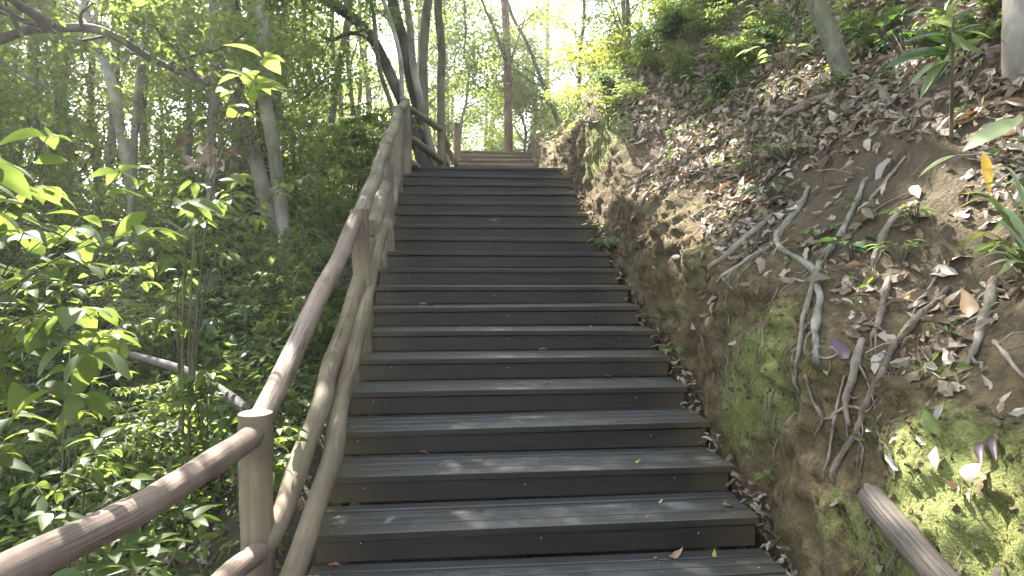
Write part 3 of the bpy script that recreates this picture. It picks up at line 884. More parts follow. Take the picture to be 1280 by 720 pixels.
# -- left wood
tree('pale grey tree leaning gently behind the near shrubs', px_path([(112, 20), (123, 50), (140, 110), (150, 147), (163, 210), (172, 300)], 9.0), 0.075, 0.055, B['bark_pale'], B['leaf_mid'], 7.5, (0.45, 7, 2.0, 26, 0.10))
tree('mottled grey tree with pale patches standing mid slope beyond the handrail', px_path([(317, -6), (328, 57), (333, 117), (343, 167), (349, 217), (357, 290), (366, 400)], 7.6), 0.085, 0.06, B['bark_grey'], B['leaf_mid'], 11.5, (0.6, 12, 3.8, 44, 0.12, .6, 4), ns=14)
tree('thin dark stem leaning beside the mottled grey tree', px_path([(292, -6), (303, 43), (318, 120), (335, 200)], 9.0), 0.045, 0.03, B['bark_dark'], B['leaf_dark'], 7.0, (0.4, 6, 1.6, 22, 0.09))
tree('crooked slim tree with an elbow bend beyond the mottled grey tree', px_path([(380, -6), (383, 73), (393, 93), (382, 112), (370, 122), (368, 200)], 12.0), 0.05, 0.035, B['bark_grey'], B['leaf_mid'], 7.5, (0.3, 7, 1.8, 22, 0.09))
tree('leaning brown tree just uphill of the mottled grey tree', px_path([(335, 110), (347, 140), (370, 183), (392, 240)], 9.5), 0.06, 0.05, B['bark_grey'], B['leaf_mid'], 6.5, (0.4, 6, 1.8, 24, 0.1))
tree('broken leaning trunk hung with brown dead leaves', px_path([(292, 125), (298, 145), (310, 180), (322, 215), (335, 260)], 8.2), 0.10, 0.085, B['bark_grey'], B['leaf_mid'], None, None)
# arched tree reaching over from the left
tree('dark tree arching over the shrubs in a low bow', px_path([(262, 105), (225, 90), (183, 70), (150, 50), (117, 37), (80, 36), (33, 40), (-30, 70), (-110, 160), (-160, 320)], 6.2), 0.052, 0.028, B['bark_dark'], B['leaf_mid'], None, (0.3, 12, 1.5, 34, 0.10), jit=0.03,
     extra_limbs=(([P(70, 37, 6.2), P(45, 20, 6.0), P(18, 2, 5.8), P(-10, -25, 5.6)], 0.03, 0.05), ([P(-30, 60, 6.0), P(10, 82, 5.9), P(40, 100, 5.8), P(67, 113, 5.7), P(70, 135, 5.7)], 0.008, 0.022)))

# -- trees whose crowns roof the stairs
canopy = [(-3.9, 7.9, 0.05, 'leaf_mid'), (-5.5, 10.5, 0.075, 'leaf_mid'), (-2.6, 12.5, 0.075, 'leaf_mid'), (-6.2, 6.0, 0.06, 'leaf_mid'), (-4.4, 15.5, 0.10, 'leaf_bright'), (-8.5, 12.5, 0.12, 'leaf_bright'), (-8.0, 8.5, .10, 'leaf_mid')]
canl = ['tall slim forest tree close behind the arching tree', 'tall grey tree deep in the shaded wood', 'tall grey tree on the slope below the top railing', 'tall grey tree at the lower edge of the shaded wood',
        'tall tree with light green crown behind the landing', 'stout grey tree far down the wooded slope', 'tall grey tree beyond the pale leaning trunk']
for (x, y, r, lf), lb in zip(canopy, canl):
    z = float(gz(x, y)); zt = 10.5 + rng.uniform(-0.5, 1.5)
    lx = rng.uniform(.2, 1.5)
    tree(lb, [np.array([x, y, z - 0.1]), np.array([x + lx * .3, y, z + 2.5]), np.array([x + lx * .7, y - .2, z + 5]), np.array([x + lx, y - 0.3, zt - 1])], r, r * 0.55, B['bark_grey'], B[lf], zt,
         (0.58, 11, 3.6, 85 if x > -5 else 24, 0.13, 0.62, 4), group='tall trees roofing the path', base_drop=False)
# trees on the bank
tree('mossy grey tree trunk rooted high on the leaf littered bank', px_path([(1005, -60), (1021, 0), (1040, 49), (1056, 96)], float(hit(1056, 96)[0][1])), 0.085, 0.06, B['bark_moss'], B['leaf_mid'], 10.0, (0.6, 9, 3.0, 40, 0.12, 0.6, 4), ns=14)
h = hit(1273, 92)[0]
tree('grey tree trunk at the edge of the bank above the big pale leaf', [h, P(1270, 40, h[1]), P(1266, -20, h[1] + .1)], 0.075, 0.065, B['bark_grey'], B['leaf_mid'], 10.5, (0.6, 9, 3.0, 40, 0.12, 0.6, 4), ns=14)
for (u, y), lb in zip(((3.3, 9.5), (4.6, 12.2), (6.5, 7.5), (2.6, 13.6)), ('slim tree on the upper bank beyond the mossy trunk', 'tall tree on the brow of the bank', 'tall tree on the slope above the littered bank', 'light green tree at the far end of the bank')):
    p = bank_pt(np.array(u), np.array(y))
    tree(lb, [p - [0, 0, .2], p + [-.1, .1, 2.2], p + [-.4, 0.2, 4.5]], 0.09, 0.05, B['bark_grey'], B['leaf_bright' if y > 9 else 'leaf_mid'], p[2] + 7.5, (0.3, 11, 2.4, 34, 0.11, 0.55, 3), group='trees on the bank', base_drop=False)

# -- far trees: three kinds, copied about the crest and down the ravine
protos = []
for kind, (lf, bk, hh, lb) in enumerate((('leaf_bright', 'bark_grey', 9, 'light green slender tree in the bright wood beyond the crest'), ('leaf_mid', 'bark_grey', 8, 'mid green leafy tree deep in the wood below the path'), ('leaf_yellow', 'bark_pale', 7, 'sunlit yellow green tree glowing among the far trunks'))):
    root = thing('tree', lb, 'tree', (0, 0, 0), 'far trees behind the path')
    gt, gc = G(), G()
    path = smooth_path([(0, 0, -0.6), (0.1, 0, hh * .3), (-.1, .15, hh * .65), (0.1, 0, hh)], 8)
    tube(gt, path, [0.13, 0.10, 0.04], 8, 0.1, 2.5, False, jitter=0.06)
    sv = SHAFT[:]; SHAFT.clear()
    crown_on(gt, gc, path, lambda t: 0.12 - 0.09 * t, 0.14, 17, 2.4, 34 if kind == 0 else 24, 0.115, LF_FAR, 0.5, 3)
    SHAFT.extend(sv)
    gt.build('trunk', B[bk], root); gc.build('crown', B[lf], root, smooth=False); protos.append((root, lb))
spots = []
for k in range(38):   # beyond the crest
    spots.append((rng.uniform(-8, 13), rng.uniform(22, 38), 0 if rng.random() < .65 else 2))
for k in range(32):   # ravine side
    a = rng.uniform(0.42, 1.15); d = rng.uniform(11, 30); spots.append((-d * math.sin(a), d * math.cos(a), [1, 0, 0, 1][rng.integers(4)]))
for k in range(24):   # small trees filling the middle distance
    a = rng.uniform(0.26, 0.92); d = rng.uniform(8.5, 15); spots.append((-d * math.sin(a), d * math.cos(a), [1, 0, 0, 1, 0][rng.integers(5)]))
used = set()
for ti, (x, y, k) in enumerate(spots):
    root, lb = protos[k]
    px_ = 570 + 806 * x / y
    if 575 < px_ < 655 and y < 28: x = x + (4.0 if px_ > 615 else -4.0)
    z = float(gz(x, y)) if x < 1.2 or y > 20 else float(bank_pt(np.array(max(1, x - 1)), np.array(y))[2])
    if y > 20: z = float(zs_soft(y)) - max(0, -x - 3) * 0.3 - .4
    loc = (x, y, z); rz = rng.uniform(0, 6.28); s = rng.uniform(0.75, 1.25) if ti < 70 else rng.uniform(.42, .72)
    if ti >= 70: lb = ('leafy young tree filling the middle of the wood' if k == 1 else 'light young tree filling the middle of the wood' if k == 0 else 'yellowish young tree filling the middle of the wood')
    if k not in used:
        used.add(k); root.location = loc; root.rotation_euler.z = rz; root.scale = (s,) * 3
    else: dup(root, loc, rz, s, lb)

# ------------------------------------------------------------------ shrubs and saplings
def bud_leaves(g, path, n, size, tpl, t0=0.35, droop=0.35, out=0.9, m=0, tipn=4):
    L = len(path); pos = []; xd = []; nm = []
    for i in range(n + tipn):
        t = t0 + (1 - t0) * (i + rng.uniform(0, .7)) / n if i < n else 1.0
        q = min(L - 1, int(t * (L - 1)))
        tg = path[min(L - 1, q + 1)] - path[max(0, q - 1)]; tg /= np.linalg.norm(tg) + 1e-9
        a = i * 2.4 + rng.uniform(-.5, .5)
        r = np.array([math.cos(a), math.sin(a), 0])
        d = r * out + tg * 0.55 + np.array([0, 0, -droop + rng.uniform(-.25, .25)])
        pos.append(path[q] + r * 0.012); xd.append(d); nm.append(np.array([0, 0, 1.0]) + rng.normal(size=3) * 0.32)
    if pos: scatter(g, tpl, np.array(pos), np.array(xd), np.array(nm), size * rng.uniform(0.6, 1.15, len(pos)), m)


def shrub(name, label, base, stems, tpl, size, leaf, n=10, r=0.012, group=None, cat='shrub', twigs=3, droop=0.35, stem_mat=None, tw=0.35, t0=0.35):
    base = np.array(base, float)
    root = thing(name, label, cat, base, group); gs, gl = G(), G()
    for tip in stems:
        tip = np.array(tip, float); mid = base * 0.45 + tip * 0.55; mid[2] = base[2] + (tip[2] - base[2]) * 0.68
        mid[:2] = base[:2] * 0.7 + tip[:2] * 0.3
        b2 = base + np.array([rng.uniform(-.03, .03), rng.uniform(-.03, .03), -0.06])
        path = smooth_path([b2, mid + rng.normal(size=3) * 0.04, tip], 8)
        tube(gs, path, [r, r * 0.6, r * 0.25], 6, 0.05, 8, False)
        bud_leaves(gl, path, n, size, tpl, max(t0, .3), droop)
        Lh = np.linalg.norm(tip - base)
        for k in range(twigs):
            q = int(len(path) * rng.uniform(max(t0, 0.35), 0.9)); a = rng.uniform(0, 6.28)
            e = path[q] + np.array([math.cos(a), math.sin(a), rng.uniform(0.0, .55)]) * Lh * tw * rng.uniform(.5, 1)
            sp = smooth_path([path[q], path[q] * .5 + e * .5 + np.array([0, 0, .04]), e], 5)
            tube(gs, sp, [r * 0.4, r * 0.18], 5, 0.05, 8, False)
            bud_leaves(gl, sp, max(4, int(n * 0.7)), size * .9, tpl, 0.25, droop)
    gs.build('stem', stem_mat or M['stem'], root); gl.build('foliage', leaf, root, smooth=True)
    return root


def gp(px, py, y): return P(px, py, y)


# near broad-leaved shrubs beside the camera
shrub('broadleaf_shrub', 'tall broad-leaved shrub hanging large soft green leaves beside the near handrail', ground_pt(-2.0, 2.5),
      [gp(150, 215, 2.7), gp(60, 170, 2.5), gp(30, 290, 2.3), gp(100, 330, 2.5), gp(-20, 220, 2.4), gp(130, 420, 2.6), gp(20, 400, 2.3)], LF_NEAR, 0.15, M['leaf_mid'], 9, 0.008, twigs=4, tw=.3, t0=.6)
shrub('broadleaf_shrub', 'low broad-leaved shrub with pale top bud behind the near handrail', ground_pt(-1.75, 3.05),
      [gp(122, 548, 3.0), gp(80, 590, 2.9), gp(165, 600, 3.0), gp(60, 640, 2.7)], LF_NEAR, 0.10, M['leaf_mid'], 9, 0.008, twigs=3, tw=.3)
shrub('broadleaf_shrub', 'dark broad leaves growing up just under the near handrail', ground_pt(-1.25, 2.15), [gp(140, 690, 2.15), gp(110, 720, 2.0), gp(190, 680, 2.2), gp(240, 650, 2.4)], LF_NEAR, 0.12, M['leaf_dark'], 8, 0.010, twigs=2, tw=.3)
shrub('sapling', 'tall sapling with one large sunlit yellow green leaf near the mottled tree', ground_pt(-1.75, 4.3), [gp(330, 72, 4.2), gp(300, 95, 4.3), gp(322, 105, 4.3)], LF_NEAR, 0.19, M['leaf_bright'], 3, 0.010, cat='sapling', twigs=0, tw=.12, t0=.88)
shrub('sapling', 'sapling with layered fresh green leaves in front of the mottled tree', ground_pt(-1.95, 4.7), [gp(300, 228, 4.6), gp(350, 232, 4.7), gp(260, 262, 4.5), gp(230, 300, 4.5)], LF_NEAR, 0.125, M['leaf_mid'], 9, 0.010, cat='sapling', twigs=5, tw=.28, t0=.6)
shrub('sapling', 'sapling with drooping leaves left of the layered green sapling', ground_pt(-2.5, 4.2), [gp(205, 290, 4.2), gp(170, 330, 4.1), gp(220, 380, 4.2), gp(150, 280, 4.3)], LF_NEAR, 0.11, M['leaf_mid'], 9, 0.009, cat='sapling', twigs=4, tw=.28, t0=.5)
shrub('sapling', 'bright young sapling just behind the nearest railing post', ground_pt(-1.12, 3.35), [gp(352, 535, 3.3), gp(362, 550, 3.35), gp(340, 575, 3.3)], LF_NEAR, 0.12, M['leaf_bright'], 5, 0.007, cat='sapling', twigs=1, tw=.2, t0=.6)
shrub('shrub', 'sunlit yellow green shrub at the edge of the view below the broad leaves', ground_pt(-2.75, 3.2), [gp(15, 515, 3.1), gp(40, 540, 3.0), gp(-10, 560, 3.0)], LF_NEAR, 0.10, M['leaf_yellow'], 8, 0.010, twigs=2, t0=.5)
shrub('shrub', 'shrub with a few sunlit leaves above the fallen branch', ground_pt(-1.7, 4.5), [gp(262, 465, 4.3), gp(285, 450, 4.4), gp(240, 480, 4.3)], LF_NEAR, 0.11, M['leaf_bright'], 8, 0.008, twigs=2, t0=.5)
shrub('shrub', 'glossy dark shrub with pale glinting leaves beside the mottled tree foot', ground_pt(-2.0, 6.0), [gp(300, 390, 5.8), gp(335, 380, 5.9), gp(270, 400, 5.7), gp(320, 430, 5.6)], LF_LANCE, 0.14, M['leaf_gloss'], 14, 0.010, twigs=4, t0=.3)
shrub('shrub', 'leafy green shrub crowding the second railing post', ground_pt(-1.35, 5.4), [gp(400, 350, 5.6), gp(420, 400, 5.3), gp(385, 420, 5.2), gp(410, 300, 6)], LF_NEAR, 0.10, M['leaf_mid'], 14, 0.010, twigs=4)
shrub('shrub', 'leafy green shrub crowding the third railing post', ground_pt(-1.4, 7.4), [gp(450, 215, 7.4), gp(430, 250, 7.2), gp(440, 290, 7.0), gp(465, 260, 7.6)], LF_NEAR, 0.09, M['leaf_mid'], 13, 0.010, twigs=5)
shrub('shrub', 'low dark leafy shrub between the nearest and second railing posts', ground_pt(-1.3, 4.0), [gp(345, 480, 4.0), gp(375, 500, 4.0), gp(390, 470, 4.3)], LF_NEAR, 0.10, M['leaf_dark'], 12, 0.009, twigs=3)

# understorey shrubs in the wood: four kinds, copied
sp = []
for k, (tpl, sz, lf, hgt, lb, nst, n_) in enumerate(((LF_MID, 0.085, 'leaf_mid', 1.1, 'mid green understorey shrub in the shade of the wood', 8, 18), (LF_LANCE, 0.12, 'leaf_mid', .9, 'narrow-leaved green understorey shrub in the shade of the wood', 8, 18),
                                                (LF_MID, 0.085, 'leaf_bright', 1.4, 'light green understorey shrub catching light in the wood', 8, 17), (LF_LANCE, 0.10, 'leaf_gloss', .8, 'glossy low understorey shrub in the shade of the wood', 8, 18),
                                                (LF_LANCE, 0.16, 'leaf_yellow', 2.2, 'feathery yellow green shrub on the brow of the bank', 8, 16))):
    tips = []
    for s in range(nst):
        a = s * 6.28 / nst + rng.uniform(-.4, .4); rr = hgt * rng.uniform(.15, .55); tips.append((rr * math.cos(a), rr * math.sin(a), hgt * rng.uniform(.55, 1.05)))
    sp.append((shrub('shrub', lb, (0, 0, 0), tips, tpl, sz, M[lf], n_, 0.011, 'understorey shrubs' if k < 4 else 'shrubs on the brow of the bank', twigs=5), lb))
used = set(); n = 0; pts = []
for tr in range(4000):
    y = rng.uniform(2.6, 17); X = -rng.uniform(1.5, 11) if y < 12 else -rng.uniform(1.4, 14)
    if -X / y > 1.05 or (X > -1.9 and y < 6): continue
    if y < 3.6 and X > -2.2: continue
    if any((X - a) ** 2 + (y - b) ** 2 < (0.38 + 0.04 * y) ** 2 for a, b in pts): continue
    pts.append((X, y))
    if len(pts) >= 130: break
for X, y in pts:
    k = int(rng.choice([0, 1, 2, 3], p=[.38, .24, .22, .16])); root, lb = sp[k]; s = rng.uniform(.6, 1.15) * (1 + 0.02 * y)
    if y > 9: s *= 1.25
    if y < 5.5: s *= .72
    if k in used: dup(root, ground_pt(X, y), rng.uniform(0, 6.28), s, lb)
    else: used.add(k); root.location = ground_pt(X, y); root.scale = (s,) * 3
first = True
for u, y, s in ((2.2, 9.2, .6), (3.1, 10.0, .8), (1.9, 10.8, .7), (2.9, 11.6, 1.0), (4.2, 10.9, 1.0), (1.8, 12.4, .8), (3.4, 13.2, 1.1), (2.3, 14.2, .9), (4.8, 12.8, 1.2), (1.6, 13.4, .55), (5.8, 11.8, 1.1), (1.7, 15.4, .8), (4.1, 15.6, 1.2), (5.4, 9.9, .9), (6.6, 13.8, 1.3), (2.4, 17, 1.0), (3.6, 8.7, .5), (5.2, 8.5, .6)):
    p = bank_pt(np.array(u), np.array(y)); k = 4 if rng.random() < .7 else 2
    root, lb = sp[k]; lb = sp[4][1] if k == 4 else 'light green leafy shrub on the brow of the bank'
    if k == 4 and first: first = False; root.location = p; root.scale = (s,) * 3
    else: dup(root, p, rng.uniform(0, 6.28), s, lb, 'shrubs on the brow of the bank')
for u, y, s, k in ((1.5, 8.9, .35, 0), (2.0, 9.6, .5, 1), (1.4, 9.9, .4, 2), (2.6, 10.3, .6, 0), (1.6, 10.6, .45, 1), (1.3, 11.3, .45, 0), (2.4, 8.4, .35, 3), (3.0, 8.9, .5, 0), (3.6, 9.4, .6, 1), (3.4, 7.9, .4, 2), (4.0, 8.4, .5, 0), (4.4, 7.4, .5, 1), (4.9, 8.0, .6, 0),
                   (3.9, 6.9, .4, 3), (4.7, 6.6, .5, 0), (5.4, 7.2, .6, 1), (4.3, 9.3, .7, 2), (5.0, 9.0, .7, 0), (3.0, 7.2, .3, 3), (5.6, 6.2, .6, 2), (4.6, 5.6, .4, 1), (5.3, 5.3, .5, 0), (2.9, 9.9, .6, 1), (3.7, 10.6, .8, 0), (2.0, 11.2, .6, 2), (2.8, 11.0, .7, 1)) + tuple((rng.uniform(1.9, 5.6), rng.uniform(6.4, 11.5), rng.uniform(.3, .6), int(rng.integers(4))) for _ in range(34)):
    dup(sp[k][0], bank_pt(np.array(u), np.array(y)) - [0, 0, .05], rng.uniform(0, 6.28), s, ('mid green low shrub', 'narrow-leaved low shrub', 'light green low shrub', 'glossy low shrub')[k] + ' rooted in the leaf litter of the upper bank', 'low shrubs on the upper bank')
for u, y, s in ((2.2, 12.4, .42), (3.4, 11.6, .5), (4.4, 13.2, .6), (1.7, 14.4, .45), (5.2, 11.0, .55), (2.9, 15.2, .6), (5.8, 9.6, .5), (3.6, 9.8, .33)):
    dup(protos[0][0], bank_pt(np.array(u), np.array(y)) - [0, 0, .05], rng.uniform(0, 6.28), s, 'light leafy young tree on the brow of the bank', 'young trees on the bank')
for k_ in range(62):
    if k_ < 36: px_, py_, s = rng.uniform(700, 960), rng.uniform(8, 175), rng.uniform(.32, .62)
    else: px_, py_, s = rng.uniform(880, 1260), rng.uniform(-10, 85), rng.uniform(.26, .42)
    h, nrm = hit(px_, py_)
    if h is None or (px_ > 790 and py_ > 150) : continue
    k = int(rng.choice([0, 1, 2, 3], p=[.3, .2, .35, .15])); s *= np.clip(h[1] / 8, .7, 1.3)
    dup(sp[k][0], h - np.array([0, 0, .05]), rng.uniform(0, 6.28), s, ('mid green low shrub', 'narrow-leaved low shrub', 'light green low shrub', 'glossy low shrub')[k] + ' rooted in the leaf litter of the upper bank', 'low shrubs on the upper bank')
# shrubs at the crest behind the head of the steps
for x, y, s in ((-1.2, 17.5, 1.0), (-2.4, 16, 1.1), (-0.9, 20, .9), (0.6, 23, .8), (2.3, 20, 1.0), (3.4, 22, 1.3), (-3.6, 19, 1.2), (1.6, 24, .7)):
    dup(sp[2][0], (x, y, float(zs_soft(y)) - .15), rng.uniform(0, 6.28), s, 'light green shrub at the crest behind the steps', 'shrubs at the crest')

# ------------------------------------------------------------------ ground cover in the wood
g = G()
def cover(n, x0, x1, y0, y1, hmax, s0, s1, tpl, m):
    X = -rng.uniform(x0, x1, n); y = rng.uniform(y0, y1, n)
    q = fbm(np.stack([X * .8, y * .8, 0 * X + m], -1), 3, 61 + m); k = q > -0.25; X, y = X[k], y[k]
    z = gz(X, y) + rng.random(len(X)) ** 1.6 * hmax * np.clip((-X - 0.95) * 2.0, 0.12, 1)
    scatter(g, tpl, np.stack([X, y, z], -1), rand_dirs(len(X)) * np.array([1, 1, .35]) + np.array([0, 0, -.1]), rand_dirs(len(X)) * .6 + np.array([0, 0, .8]), rng.uniform(s0, s1, len(X)), m)
cover(15000, 1.0, 5, 1.4, 6.5, 0.50, .05, .12, LF_MID, 0); cover(11000, 1.0, 5, 1.4, 6.5, 0.5, .05, .13, LF_LANCE, 1)
cover(20000, 1.0, 12, 5.5, 16, 0.8, .07, .14, LF_FAR, 0); cover(9000, 1.0, 12, 5.5, 16, 0.9, .07, .13, LF_FAR, 2); cover(4000, 0.95, 5, 1.4, 7, 0.12, .07, .13, LF_DEAD[0], 3)
cover(9000, 1.0, 6, 2.0, 9, 0.45, .05, .10, LF_MID, 2)
tag(g.build('undergrowth', [M['leaf_mid'], M['leaf_dark'], M['leaf_bright'], M['dead']], smooth=False), kind='stuff')

# fallen branch on the slope
gb = G(); tube(gb, smooth_path([P(150, 440, 5.4), P(195, 452, 5.1), P(240, 468, 4.8), P(280, 492, 4.5), P(318, 520, 4.2)], 8), [0.022, 0.034, 0.040, 0.040], 12, 0.12, 4, seed=5)
tag(gb.build('fallen_branch', M['bark_dark']), 'dark fallen branch lying across the undergrowth below the handrail', 'branch')
gd = G(); n = 26; c = P(272, 200, 6.5)
scatter(gd, LF_DEAD[1], c + rng.normal(size=(n, 3)) * np.array([.16, .1, .10]), rand_dirs(n) + np.array([0, 0, -.7]), rand_dirs(n), rng.uniform(.1, .2, n))
tube(gd, smooth_path([P(262, 225, 6.5), P(270, 200, 6.5), P(283, 160, 6.6), P(318, 120, 7.4)], 5), 0.008, 5, 0, 1, False)
tag(gd.build('dead_spray', M['dead']), 'hanging spray of rusty dead leaves beside the broken leaning trunk', 'dead leaves')

# ------------------------------------------------------------------ the bank: roots
ROOTPTS = []


def root_px(label, pts, r, mt='root', lift=0.35, name='tree_root', cat='root', ns=9, rough=.14, ends=True):
    W = []
    for a, b in pts:
        h, nrm = hit(a, b)
        if h is None: continue
        W.append(h + nrm * (np.max(r) * lift))
    path = smooth_path(W, 7)
    q = []
    for p in path:
        s, nrm = bnear(p); d = (p - s).dot(nrm); q.append(p if d > np.max(r) * lift * .5 else s + nrm * np.max(r) * lift * .5)
    path = np.array(q)
    if ends:
        s0, n0 = bnear(path[0]); s1, n1 = bnear(path[-1])
        path = np.vstack([s0 - n0 * np.max(r) * 1.4, path, s1 - n1 * np.max(r) * 1.4])
    g = G(); rr_ = np.interp(np.linspace(0, 1, len(path)), np.linspace(0, 1, len(r)), r)
    rr_ = rr_ * (1 + .28 * vnoise(np.stack([np.arange(len(path)) * .45, 0 * rr_, 0 * rr_], -1), int(rng.integers(999))))
    tube(g, path, rr_, ns, rough, 14, True, seed=int(rng.integers(999)), jitter=np.max(r) * .5)
    if np.max(r) > .013 and name == 'tree_root':
        for b_ in range(int(rng.integers(3, 7))):
            q0 = path[int(rng.uniform(.15, .9) * len(path))]; s0, nr = bnear(q0)
            dn = np.array([0, 0, -1.]) - nr * nr[2] * -1.0 + np.array([0, rng.normal() * .8, 0]); dn = dn - nr * dn.dot(nr); dn /= np.linalg.norm(dn) + 1e-9
            L = rng.uniform(.08, .30); W2 = [q0]
            for k_ in range(1, 5):
                dn = dn + rng.normal(size=3) * .22; c_ = q0 + dn * L * k_ / 4; s1, n1_ = bnear(c_); W2.append(s1 + n1_ * (.004 if k_ < 4 else -.012))
            r0_ = rng.uniform(.2, .45) * np.max(r)
            tube(g, smooth_path(W2, 4), [r0_, r0_ * .7, r0_ * .3], 6, .15, 14, False)
    if np.max(r) > .009: ROOTPTS.extend(path[::3])
    o = g.build(name, M[mt], loc=W[len(W) // 2])
    return tag(o, label, cat)


root_px('pale exposed root bending down to the fork on the rim of the bank', [(1012, 236), (1003, 258), (985, 278), (972, 294), (976, 308), (992, 322), (1014, 336), (1024, 350)], [.014, .019, .022, .024], 'root_pale', .6)
root_px('grey exposed root running down to the fork from higher up the slope', [(1084, 225), (1076, 244), (1064, 268), (1052, 292), (1040, 312), (1028, 330), (1022, 346)], [.013, .017, .020, .020], 'root_pale', .6)
root_px('thick mottled root hanging straight down below the fork', [(1022, 346), (1025, 372), (1023, 400), (1021, 428), (1021, 452)], [.026, .024, .020, .012], 'root_pale', .7)
root_px('thin twisting root hanging beside the thick mottled root', [(1018, 348), (1012, 372), (1006, 402), (1001, 436), (997, 468), (1000, 490)], [.014, .013, .012, .006], 'root', .8)
root_px('brown root along the rim above the bright moss patch', [(968, 268), (948, 288), (925, 306), (905, 324), (888, 345)], [.016, .026, .024, .016], 'root', .5)
root_px('pale narrow root just under the brown rim root', [(962, 310), (938, 324), (918, 338), (898, 352)], [.012, .015, .012], 'root_pale', .5)
root_px('long dark root sloping down through the dead leaves to the mossy wall', [(1186, 362), (1165, 385), (1140, 408), (1118, 436), (1106, 468), (1088, 505), (1070, 540), (1054, 572), (1044, 602)], [.016, .020, .020, .014], 'root_dark', .6)
root_px('knobbly pinkish root stub among the dead leaves', [(1078, 428), (1070, 452), (1064, 480), (1060, 508), (1061, 530)], [.022, .020, .016, .010], 'root', .7)
root_px('rough grey root hanging below the striped grass clump', [(1246, 352), (1240, 378), (1230, 402), (1222, 432), (1210, 462)], [.024, .022, .018, .010], 'root', .7)
root_px('slim tan root at the edge of the bank below the grass clump', [(1244, 428), (1256, 442), (1270, 460), (1284, 476)], [.010, .010, .007], 'root', .8)
root_px('dark twisted root above the rock bulge', [(792, 246), (800, 226), (814, 210), (830, 196), (846, 176)], [.020, .034, .034, .018], 'root_dark', .5)
root_px('curved dark root beside the sunlit leaf patch', [(800, 258), (812, 240), (828, 226), (846, 222)], [.014, .026, .014], 'root_dark', .5)
root_px('fine dark root trailing down the wall beside the bright moss', [(1008, 470), (1016, 500), (1030, 522), (1020, 545)], [.009, .008, .005], 'root_dark', .8)
root_px('short brown root crossing the slope above the dead leaves', [(1128, 262), (1112, 280), (1100, 304), (1092, 332)], [.018, .024, .016], 'root', .4)
root_px('dark root sliding down behind the long sloping root', [(1112, 350), (1106, 376), (1098, 404), (1090, 420)], [.018, .020, .012], 'root_dark', .5)
root_px('wispy root curling down below the long sloping root', [(1098, 540), (1108, 556), (1118, 576), (1120, 600)], [.006, .006, .004], 'root', .9)
root_px('thin rootlet hanging on the mossy wall near the log', [(1046, 520), (1040, 545), (1036, 575), (1030, 600)], [.006, .006, .003], 'root', .9)
root_px('straight rootlet beside the fine dark root', [(1056, 470), (1048, 500), (1042, 530), (1040, 552)], [.007, .006, .004], 'root', .9)
root_px('slanting rootlet under the knobbly root stub', [(1070, 530), (1080, 560), (1076, 590)], [.006, .006, .003], 'root_dark', .9)
root_px('short tan broken branch lying on the mossy slope', [(984, 146), (1000, 138), (1018, 130), (1034, 124)], [.032, .036, .030], 'root', .8, 'fallen_branch', 'branch', 10, .1)
root_px('thin bare stick propped in the dead leaves by the long root', [(1140, 402), (1150, 380), (1168, 352), (1178, 335)], [.008, .007], 'root_pale', 1.5, 'stick', 'stick')
root_px('slender stick lying below the big pale leaf', [(1090, 250), (1106, 232), (1120, 215), (1132, 198)], [.010, .008], 'root', 1.3, 'stick', 'stick')
root_px('long bare twig lying across the upper leaf litter', [(1060, 300), (1090, 268), (1120, 250), (1150, 240)], [.006, .005], 'root_dark', 1.6, 'stick', 'stick')
root_px('thin dark twig down the slope beside the mossy tree foot', [(930, 118), (950, 150), (962, 182)], [.008, .006], 'root_dark', 1.6, 'stick', 'stick')
root_px('bent grey twig near the upper rim of the wall', [(868, 270), (890, 258), (915, 262), (940, 250)], [.007, .006], 'root', 1.5, 'stick', 'stick')

M['moss'] = leaf_mat('moss_tuft', [(0, (0.11, 0.13, 0.04)), (0.5, (0.19, 0.22, 0.07)), (1, (0.29, 0.31, 0.12))], 0.25, (0.3, 0.34, 0.06), 0.7, 0.2)
# ------------------------------------------------------------------ leaf litter on the slope
RP = np.array(ROOTPTS)
g = G()
def litter(n, u0, u1, y0, y1, s0, s1, thr, tilt, lift, tplk=None, down=0.3, mats=(0,)):
    u = rng.uniform(u0, u1, n); y = rng.uniform(y0, y1, n)
    p = bank_pt(u, y); e = 0.02
    du = bank_pt(u + e, y) - p; dy = bank_pt(u, y + e) - p
    nrm = _norm(np.cross(dy, du)); nrm = np.where((nrm[:, 2:3] < 0) & (nrm[:, 0:1] > 0), -nrm, nrm); nrm = np.where(nrm[:, 2:3] < -0.2, -nrm, nrm)
    q = fbm(p * 1.1, 3, 71); k = q + rng.normal(size=n) * 0.12 > thr
    if len(ROOTPTS):
        dd = np.min(((p[:, None, :] - RP[None]) ** 2).sum(-1), 1); k &= (dd > 0.075 ** 2) | (rng.random(n) < .12)
    p, nrm = p[k], nrm[k]; n = len(p)
    tp = np.arange(n) % 4
    xd = rand_dirs(n); xd = xd - nrm * (xd * nrm).sum(1, keepdims=True) + np.array([-.6, 0, -.6]) * down + nrm * rng.uniform(-.12, .25, n)[:, None]
    nm = nrm + rng.normal(size=(n, 3)) * tilt
    s = rng.uniform(s0, s1, n) * rng.uniform(.7, 1.1, n); p = p + nrm * (rng.random(n) * lift)[:, None]
    mm = mats[int(rng.integers(len(mats)))]
    for j in range(4):
        w = tp == j; scatter(g, (tplk or LF_DEAD)[j], p[w], xd[w], nm[w], s[w], mats[j % len(mats)])
litter(4200, 1.04, 2.8, 1.9, 4.6, .045, .15, -.1, .36, .035)
litter(6500, 1.05, 3.6, 4.2, 8, .05, .145, -.14, .5, .05)
litter(7000, 1.1, 5.5, 7, 13, .07, .16, -.25, .5, .06)
litter(4200, 2.4, 6.0, 2.0, 7.5, .07, .155, -.14, .5, .06)
